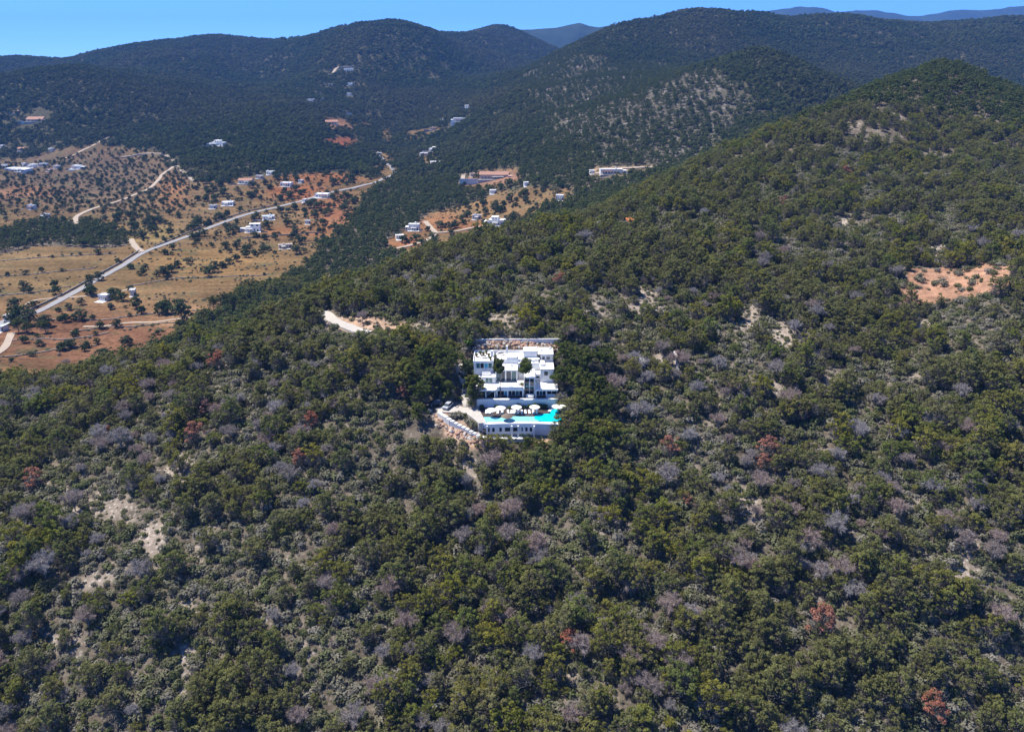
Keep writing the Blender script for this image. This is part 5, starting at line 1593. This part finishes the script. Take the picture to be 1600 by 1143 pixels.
GREY = [(192,682,1.35,'big pale grey leafless tree on the left slope'),(72,882,1.2,'broad grey leafless tree at the lower left'),(222,882,1.3,'tall grey leafless tree right of the lower left one'),(42,796,1.1,'grey leafless tree near the left edge, middle height'),(1042,738,1.3,'wide grey leafless tree right below the pool'),
 (1008,640,.9,'pale grey leafless tree right of the pool pines'),(1370,620,1.2,'lilac grey leafless tree on the right slope'),(1213,572,1.15,'pinkish grey leafless tree on the right slope'),(1088,605,1.0,'thin bare tree right of the white outbuilding'),(832,1020,1.0,'pale grey leafless tree near the bottom middle'),
 (1240,790,1.0,'grey leafless tree on the middle right slope'),(1178,882,1.0,'grey leafless tree on the lower right slope'),(1100,332,.9,'pale grey leafless tree near the ridge'),(1130,372,.9,'lilac leafless tree below the ridge'),(1415,712,1.0,'grey leafless tree right of the rust pine'),
 (1232,1132,1.1,'grey leafless tree cut by the bottom edge, right'),(895,1112,1.0,'grey leafless tree cut by the bottom edge, middle'),(985,915,.8,'small grey leafless tree below the villa'),(250,745,.8,'grey leafless tree above the left scree'),(160,690,1.0,'grey leafless tree beside the biggest one'),(340,640,1.0,'grey leafless tree behind the rust pines on the left'),
 (455,740,1.0,'grey leafless tree below the brownish rust pine'),(600,1010,.9,'grey leafless tree at lower middle left'),(730,800,.8,'grey leafless tree in the gully below the villa'),(1500,610,1.0,'grey leafless tree on the far right slope'),(1560,960,1.1,'dark grey leafless tree near the right edge'),(1330,775,.9,'small grey leafless tree on the right slope'),(105,565,.9,'pale leafless tree on the left spur')]
for i, (a, b, s_, lb) in enumerate(GREY):
    h_ = by_crown(a, b, 5.4 * s_, 100, 600)
    plant_tree('leafless_tree', BARES[i % 4], (h_.x, h_.y, h_.z - .2), gt.uniform(0, 6.28), s_, lb, 'tree', 'leafless grey trees on the slope'); SPECIAL.append((h_.x, h_.y, 2.6 * s_))

# landmarks by which the other trees are told apart
LANDMARK = [(a, b, lb) for (a, b, _, lb) in RUST + GREY if len(lb.split()) <= 9]
LANDMARK += [(190, 800, 'pale scree patch on the left slope'), (1165, 500, 'bare stony strip above right of the villa'), (1490, 432, 'orange clearing on the right slope'), (780, 690, 'curved pool terrace wall'), (735, 745, 'gully below the pool terrace'),
             (1175, 800, 'bare patch on the right slope'), (1150, 940, 'reddish bare patch on the lower right slope'), (290, 1042, 'pale stony streak at the bottom left'), (105, 1000, 'stony streak near the left edge')]
VALLEY = [(222,394,'road junction'),(115,365,'dark tree belt'),(395,358,'two storey cube house'),(418,343,'pale blue roofed shed'),(503,307,'white house at the road bend'),(447,291,'wide white farmhouse'),(383,287,'pink-roofed farmhouse'),(355,321,'low white bungalow'),(445,388,'long tan shed'),(162,468,'small white house on the brown field'),(14,503,'roadside house at the left edge'),(345,466,'tall trees at the field corner'),(270,425,'dark hedge on the golden field'),(119,262,'house with pool above the orchard'),(22,266,'long villa at the left edge'),(270,258,'fork of the pale orchard tracks'),(122,345,'lower end of the orchard track'),(48,327,'lilac-roofed cottage'),(777,350,'villa with the pink tower'),(647,358,'white house on the red bank'),(772,278,'sprawling pink villa'),(955,270,'long flat villa below the rocky hill'),(616,270,'upper road bend'),(520,192,'broad tan house on red soil'),(678,236,'narrow valley house'),(60,430,'terrace walls of the golden field'),(80,540,'lowest terrace walls on the brown field'),(300,360,'straight road below the orchard'),(190,313,'bend of the orchard track'),(330,412,'middle of the hedged golden field')]
def where(px_, py_, marks, steps):
    m_ = min(marks, key=lambda q: (q[0] - px_) ** 2 + (q[1] - py_) ** 2)
    dx, dy = px_ - m_[0], py_ - m_[1]
    r_ = math.hypot(dx, dy)
    k = int(((math.degrees(math.atan2(dy, dx)) + 382.5) % 360) // 45)
    side = ['right of', 'below right of', 'below', 'below left of', 'left of', 'above left of', 'above', 'above right of'][k]
    far_ = 'just ' if r_ < steps[0] else ('' if r_ < steps[1] else 'well ')
    return far_ + side + ' the ' + m_[2]
# ------------------------------------------------------------------ the wild wood
def road_free(x, y):
    ok = np.ones(len(x), bool)
    for pts, w in zip(ROADS, ROADW):
        q = np.array(pts)[::2]
        bx0, by0 = q.min(0) - w; bx1, by1 = q.max(0) + w
        c = np.nonzero((x > bx0) & (x < bx1) & (y > by0) & (y < by1))[0]
        if len(c) == 0: continue
        d2_ = ((x[c, None] - q[None, :, 0]) ** 2 + (y[c, None] - q[None, :, 1]) ** 2).min(1)
        ok[c[d2_ < (w + .9) ** 2]] = False
    return ok
def special_free(x, y, k=1.0):
    ok = np.ones(len(x), bool)
    for (sx_, sy_, r_) in SPECIAL:
        ok &= (x - sx_) ** 2 + (y - sy_) ** 2 > (r_ * k) ** 2
    return ok
def slope_clear(x, y):
    c = np.zeros(len(x), bool)
    c |= villa_site(x, y)
    return ~c
UM = .86
# pines of the near hill
P = jitter_grid(96, 560, 3.3, UM, gt)
Z = ground(P[:, 0], P[:, 1]); lu = landuse(P[:, 0], P[:, 1], Z)
dens = .14 + .95 * smooth(.28, .68, fbm(P[:, 0] / 19, P[:, 1] / 19, 4, 21)) - .62 * smooth(.15, .6, lu['bare']) - smooth(.2, .6, lu['red'])
keep = (gt.random(len(P)) < dens) & ~lu['field'] & ~lu['org'] & slope_clear(P[:, 0], P[:, 1]) & clear_of_houses(P[:, 0], P[:, 1]) & road_free(P[:, 0], P[:, 1]) & special_free(P[:, 0], P[:, 1])
P = P[keep]; Z = Z[keep]; lu = {k: v[keep] for k, v in lu.items()}
sz_ = (.32 + .98 * gt.random(len(P)) ** 1.5) * (.85 + .4 * fbm(P[:, 0] / 30, P[:, 1] / 30, 2, 25))
kind = gt.integers(0, len(PINES), len(P))
rot = np.stack([gt.normal(size=len(P)) * .05, gt.normal(size=len(P)) * .05, gt.uniform(0, 6.28, len(P))], 1)
vis = (lu['px'] > -20) & (lu['px'] < 1620) & (lu['py'] > 0) & (lu['py'] < 1185)
size_px = np.where(vis, sz_ * 6.0 / lu['d'], 0)
order = np.argsort(-size_px)
single = order[:300]
def zone(px_, py_):
    row = 'bottom edge' if py_ > 1050 else ('lower slope' if py_ > 900 else 'middle slope')
    col = 'left' if px_ < 400 else ('centre-left' if px_ < 800 else ('centre-right' if px_ < 1200 else 'right'))
    return row, col
for i in single:
    row, col_ = zone(lu['px'][i], lu['py'][i])
    plant_tree('pine_tree', PINES[kind[i]], (P[i, 0], P[i, 1], Z[i] - .2), rot[i, 2], sz_[i],
               ('small' if sz_[i] < .75 else ('tall' if sz_[i] > 1.02 else 'green')) + ' pine ' + where(lu['px'][i], lu['py'][i] - 20, LANDMARK, (45, 95)), 'tree', 'pines of the near wood')
rest = np.ones(len(P), bool); rest[single] = False
PJ = [joined('pine', *pp_) for pp_ in PINES]
scatter('hillside_pine_wood', PJ, np.stack([P[rest, 0], P[rest, 1], Z[rest] - .2], 1), kind[rest], rot[rest], np.repeat(sz_[rest, None], 3, 1) * np.array([1, 1, 1.0]), 'dense pine wood covering the near hillside')
NEARPINES = len(P)
# grey leafless trees mixed in: each an individual
P = jitter_grid(100, 430, 7.5, .74, gt)
Z = ground(P[:, 0], P[:, 1]); lu = landuse(P[:, 0], P[:, 1], Z)
ok = (gt.random(len(P)) < 1.3 * smooth(.44, .66, fbm(P[:, 0] / 28, P[:, 1] / 28, 3, 61)) + .05) & ~lu['field'] & ~lu['org'] & slope_clear(P[:, 0], P[:, 1]) & clear_of_houses(P[:, 0], P[:, 1]) & road_free(P[:, 0], P[:, 1]) & special_free(P[:, 0], P[:, 1]) & (lu['px'] > -20) & (lu['px'] < 1620) & (lu['py'] < 1170)
P = P[ok]; Z = Z[ok]; px_a = lu['px'][ok]; py_a = lu['py'][ok]; da = lu['d'][ok]
o_ = np.argsort(da + gt.uniform(0, 160, len(da)))[:295]
for i in o_:
    row, col_ = zone(px_a[i], py_a[i])
    if py_a[i] < 650: row = 'upper slope'
    s_ = gt.uniform(.5, 1.15)
    plant_tree('leafless_tree', BARES[i % 4], (P[i, 0], P[i, 1], Z[i] - .2), gt.uniform(0, 6.28), s_,
               ('low' if s_ < .9 else 'tallish') + ' leafless grey tree ' + where(px_a[i], py_a[i] - 15, [q_ for q_ in LANDMARK if len(q_[2].split()) <= 8], (45, 95)).replace('just ', '').replace('well ', ''), 'tree', 'small leafless grey trees of the near wood')
# undergrowth
P = jitter_grid(96, 480, 1.5, .80, gt)
Z = ground(P[:, 0], P[:, 1]); lu = landuse(P[:, 0], P[:, 1], Z)
dens = .52 + .85 * fbm(P[:, 0] / 8, P[:, 1] / 8, 3, 33) - .30 * smooth(.2, .8, lu['bare'])
ok = (gt.random(len(P)) < dens) & ~lu['field'] & ~(lu['org'] & (gt.random(len(P)) < .86)) & slope_clear(P[:, 0], P[:, 1]) & clear_of_houses(P[:, 0], P[:, 1], 3) & road_free(P[:, 0], P[:, 1])
P = P[ok]; Z = Z[ok]; s_ = (.5 + 1.7 * gt.random(len(P)) ** 1.6) * (1 - .4 * smooth(.3, .8, lu['bare'][ok]))
scatter('undergrowth', SHRUBS, np.stack([P[:, 0], P[:, 1], Z - .12], 1), gt.integers(0, 5, len(P)), np.stack([np.zeros(len(P)), np.zeros(len(P)), gt.uniform(0, 6.28, len(P))], 1), np.stack([s_, s_, s_ * gt.uniform(.7, 1.3, len(P))], 1), 'grey-green scrub covering the ground between the pines')
NUNDER = len(P)
# woods of the valley sides
P = jitter_grid(330, 980, 5.2, UM, gt)
Z = ground(P[:, 0], P[:, 1]); lu = landuse(P[:, 0], P[:, 1], Z)
ok = ((P[:, 1] > 560) | (Z < 44)) & (gt.random(len(P)) < .55 + .6 * fbm(P[:, 0] / 25, P[:, 1] / 25, 2, 45)) & ~lu['field'] & ~lu['org'] & clear_of_houses(P[:, 0], P[:, 1], 0) & road_free(P[:, 0], P[:, 1])
ok &= (gt.random(len(P)) > .7 * smooth(.25, .7, lu['rocky']))
for (hx, hy, hw, hd, fr) in HOUSE_XY:
    ok &= ~((np.abs(P[:, 0] - hx) < hw + 2.0) & (P[:, 1] > hy - hd - fr) & (P[:, 1] < hy + hd + 3))
P = P[ok]; Z = Z[ok]; s_ = gt.uniform(.65, 1.15, len(P))
scatter('valley_wood', MIDPINES, np.stack([P[:, 0], P[:, 1], Z - .2], 1), gt.integers(0, 3, len(P)), np.stack([np.zeros(len(P)), np.zeros(len(P)), gt.uniform(0, 6.28, len(P))], 1), np.stack([s_, s_, s_], 1), 'green pine woods on the sides of the valley')
NMID = len(P)
# single pines on the rocky hill flanks
P = jitter_grid(760, 2300, 5.6, .5, gt) + 0
P += gt.normal(size=P.shape) * 2.2
Z = ground(P[:, 0], P[:, 1]); lu = landuse(P[:, 0], P[:, 1], Z)
ok = (lu['rocky'] > .10) & (P[:, 1] > 900) & (gt.random(len(P)) < .35 + .75 * fbm(P[:, 0] / 30, P[:, 1] / 30, 3, 81))
P = P[ok]; Z = Z[ok]; s_ = gt.uniform(.6, 1.1, len(P))
scatter('rocky_slope_pines', MIDPINES, np.stack([P[:, 0], P[:, 1], Z - .2], 1), gt.integers(0, 3, len(P)), np.stack([np.zeros(len(P)), np.zeros(len(P)), gt.uniform(0, 6.28, len(P))], 1), np.stack([s_, s_, s_], 1), 'thin scatter of pines on the pale rocky hill flanks')
# forest of the far hills
Ps = []
P = jitter_grid(980, 1900, 15.5, UM, gt); Ps.append((P, 1.0))
P = jitter_grid(1900, 3560, 23, .84, gt); Ps.append((P, 1.35))
AP, AZ, AS = [], [], []
for P, sc in Ps:
    Z = ground(P[:, 0], P[:, 1]); lu = landuse(P[:, 0], P[:, 1], Z)
    ok = (gt.random(len(P)) < .99) & ~lu['field'] & (gt.random(len(P)) > 1.02 * smooth(.12, .32, lu['rocky']))
    for (hx, hy, hw, hd, fr) in HOUSE_XY:
        if hy > 900:
            ok &= ~((np.abs(P[:, 0] - hx) < hw + 5) & (P[:, 1] > hy - hd - min(fr, 26)) & (P[:, 1] < hy + hd + 10))
    ok &= road_free(P[:, 0], P[:, 1])
    AP.append(P[ok]); AZ.append(Z[ok]); AS.append(np.full(ok.sum(), sc) * gt.uniform(.85, 1.15, ok.sum()))
P = np.concatenate(AP); Z = np.concatenate(AZ); s_ = np.concatenate(AS)
scatter('distant_forest', STANDS, np.stack([P[:, 0], P[:, 1], Z - .3], 1), gt.integers(0, 5, len(P)), tilt(P[:, 0], P[:, 1], gt.uniform(0, 6.28, len(P))), np.stack([s_, s_, s_ * .9 + .1], 1), 'dark pine forest covering the far hills')
NFAR = len(P)
# ------------------------------------------------------------------ trees dotted over the valley fields
HAND = [(66,425,3),(38,452,4),(86,448,4),(88,460,4.5),(140,438,4),(140,450,4),(205,420,4),(222,430,4),(268,425,5),(256,432,5),(278,418,4.5),(295,412,4),(326,432,6),(336,425,5),(348,418,4.5),(358,412,4.5),(370,408,4.5),(385,402,4.5),(398,398,4.5),(410,394,4),(30,500,7),(48,508,6),(72,510,6),(20,505,5),(102,503,4),(128,500,5),(178,466,6),(190,470,5),(145,462,5),(214,482,5),(222,490,4),(258,480,4),(263,490,5),(285,500,8),(118,526,3.5),(62,540,3),(132,548,3),(155,438,4.5),(140,460,5),(106,540,3),(205,355,5),(238,350,4.5),(205,368,4),(170,300,4)]
cand = []
for (a, b, H) in HAND:
    h_ = hit(a, b, 340)
    if h_ is not None: cand.append((h_.x, h_.y, h_.z, H * 1.35, a, b))
P = jitter_grid(380, 1260, 9.0, .72, gt)
Z = ground(P[:, 0], P[:, 1]); lu = landuse(P[:, 0], P[:, 1], Z)
px_, py_ = lu['px'], lu['py']
dens = .06 + .80 * lu['orchard'] + .42 * ((px_ > 180) & (px_ < 560) & (py_ < 400)) - .06 * ((px_ < 180) & (py_ > 380)) + .10 * ((py_ > 455) & (px_ < 330)) + .40 * lu['f2']
dens = dens * (.40 + 1.5 * smooth(.40, .62, fbm(P[:, 0] / 26, P[:, 1] / 20, 3, 71)))
ok = lu['field'] & (gt.random(len(P)) < dens) & road_free(P[:, 0], P[:, 1]) & (px_ > -30) & (px_ < 1000)
for (hx, hy, hw, hd, fr) in HOUSE_XY:
    ok &= ~((np.abs(P[:, 0] - hx) < hw + 2.5) & (P[:, 1] > hy - hd - fr - 4) & (P[:, 1] < hy + hd + 2.5))
for i in np.nonzero(ok)[0]:
    cand.append((P[i, 0], P[i, 1], Z[i], (gt.uniform(2.2, 4.8) if lu['orchard'][i] else 2.0 + 6.0 * gt.random() ** 1.7), px_[i], py_[i]))
for (a_, b_) in WALLS[::2]:      # hedgerow trees along the walls
    if gt.random() < .42:
        x_, y_ = a_ + gt.normal() * 2, b_ + gt.normal() * 1.5
        if not road_free(np.array([x_]), np.array([y_]))[0]: continue
        z_ = gz(x_, y_); qx, qy, qd = project(np.array([x_]), np.array([y_]), np.array([z_]))
        cand.append((x_, y_, z_, gt.uniform(2, 5.5), qx[0], qy[0]))
cand = np.array(cand)
o_ = np.argsort(-(cand[:, 3] / cand[:, 1]))
for j, i in enumerate(o_[:300]):
    x_, y_, z_, H, a, b = cand[i]
    plant_tree('field_tree', ROUNDS[i % 4], (x_, y_, z_ - .1), gt.uniform(0, 6.28), H / 4.6, ('large' if H > 5.2 else ('small' if H < 3.6 else 'middling')) + ' round field tree ' + where(a, b - 5, VALLEY, (14, 32)), 'tree', 'trees dotted over the valley fields', H / 4.6 * gt.uniform(.85, 1.15))
P = jitter_grid(380, 1260, 4.5, .72, gt)
Z = ground(P[:, 0], P[:, 1]); lu = landuse(P[:, 0], P[:, 1], Z)
ok = lu['field'] & road_free(P[:, 0], P[:, 1]) & (gt.random(len(P)) < .9 * smooth(.46, .64, fbm(P[:, 0] / 22, P[:, 1] / 9, 3, 151)) * (1 - .6 * ((lu['px'] < 230) & (lu['py'] > 385)))) & clear_of_houses(P[:, 0], P[:, 1], 4)
P = P[ok]; Z = Z[ok]; s_ = gt.uniform(.5, 1.5, len(P))
scatter('field_weeds', SHRUBS, np.stack([P[:, 0], P[:, 1], Z - .1], 1), gt.integers(0, 5, len(P)), np.stack([np.zeros(len(P)), np.zeros(len(P)), gt.uniform(0, 6.28, len(P))], 1), np.stack([s_, s_, s_], 1), 'low weeds and scrub along the field terraces')
wp_ = np.repeat(np.array(WALLS), 3, 0); wp_ = wp_ + gt.normal(size=wp_.shape) * np.array([2.2, 1.0])
wp_ = wp_[(gt.random(len(wp_)) < .6) & road_free(wp_[:, 0], wp_[:, 1])]
s_ = gt.uniform(.4, 1.3, len(wp_))
scatter('wall_weeds', SHRUBS, np.stack([wp_[:, 0], wp_[:, 1], ground(wp_[:, 0], wp_[:, 1]) - .1], 1), gt.integers(0, 5, len(wp_)), np.stack([np.zeros(len(wp_)), np.zeros(len(wp_)), gt.uniform(0, 6.28, len(wp_))], 1), np.stack([s_, s_, s_], 1), 'weeds growing along the dry stone walls')
if len(o_) > 300:
    c_ = cand[o_[300:]]
    RJ = [joined('round_tree', *pp_) for pp_ in ROUNDS]
    s_ = c_[:, 3] / 4.6
    scatter('field_scrub', RJ, c_[:, :3], gt.integers(0, 4, len(c_)), np.stack([np.zeros(len(c_)), np.zeros(len(c_)), gt.uniform(0, 6.28, len(c_))], 1), np.stack([s_, s_, s_], 1), 'small bushes dotted over the valley fields')
print('COUNTS near', NEARPINES, 'under', NUNDER, 'mid', NMID, 'far', NFAR, 'field', len(cand), 'houses', len(HOUSE_XY))
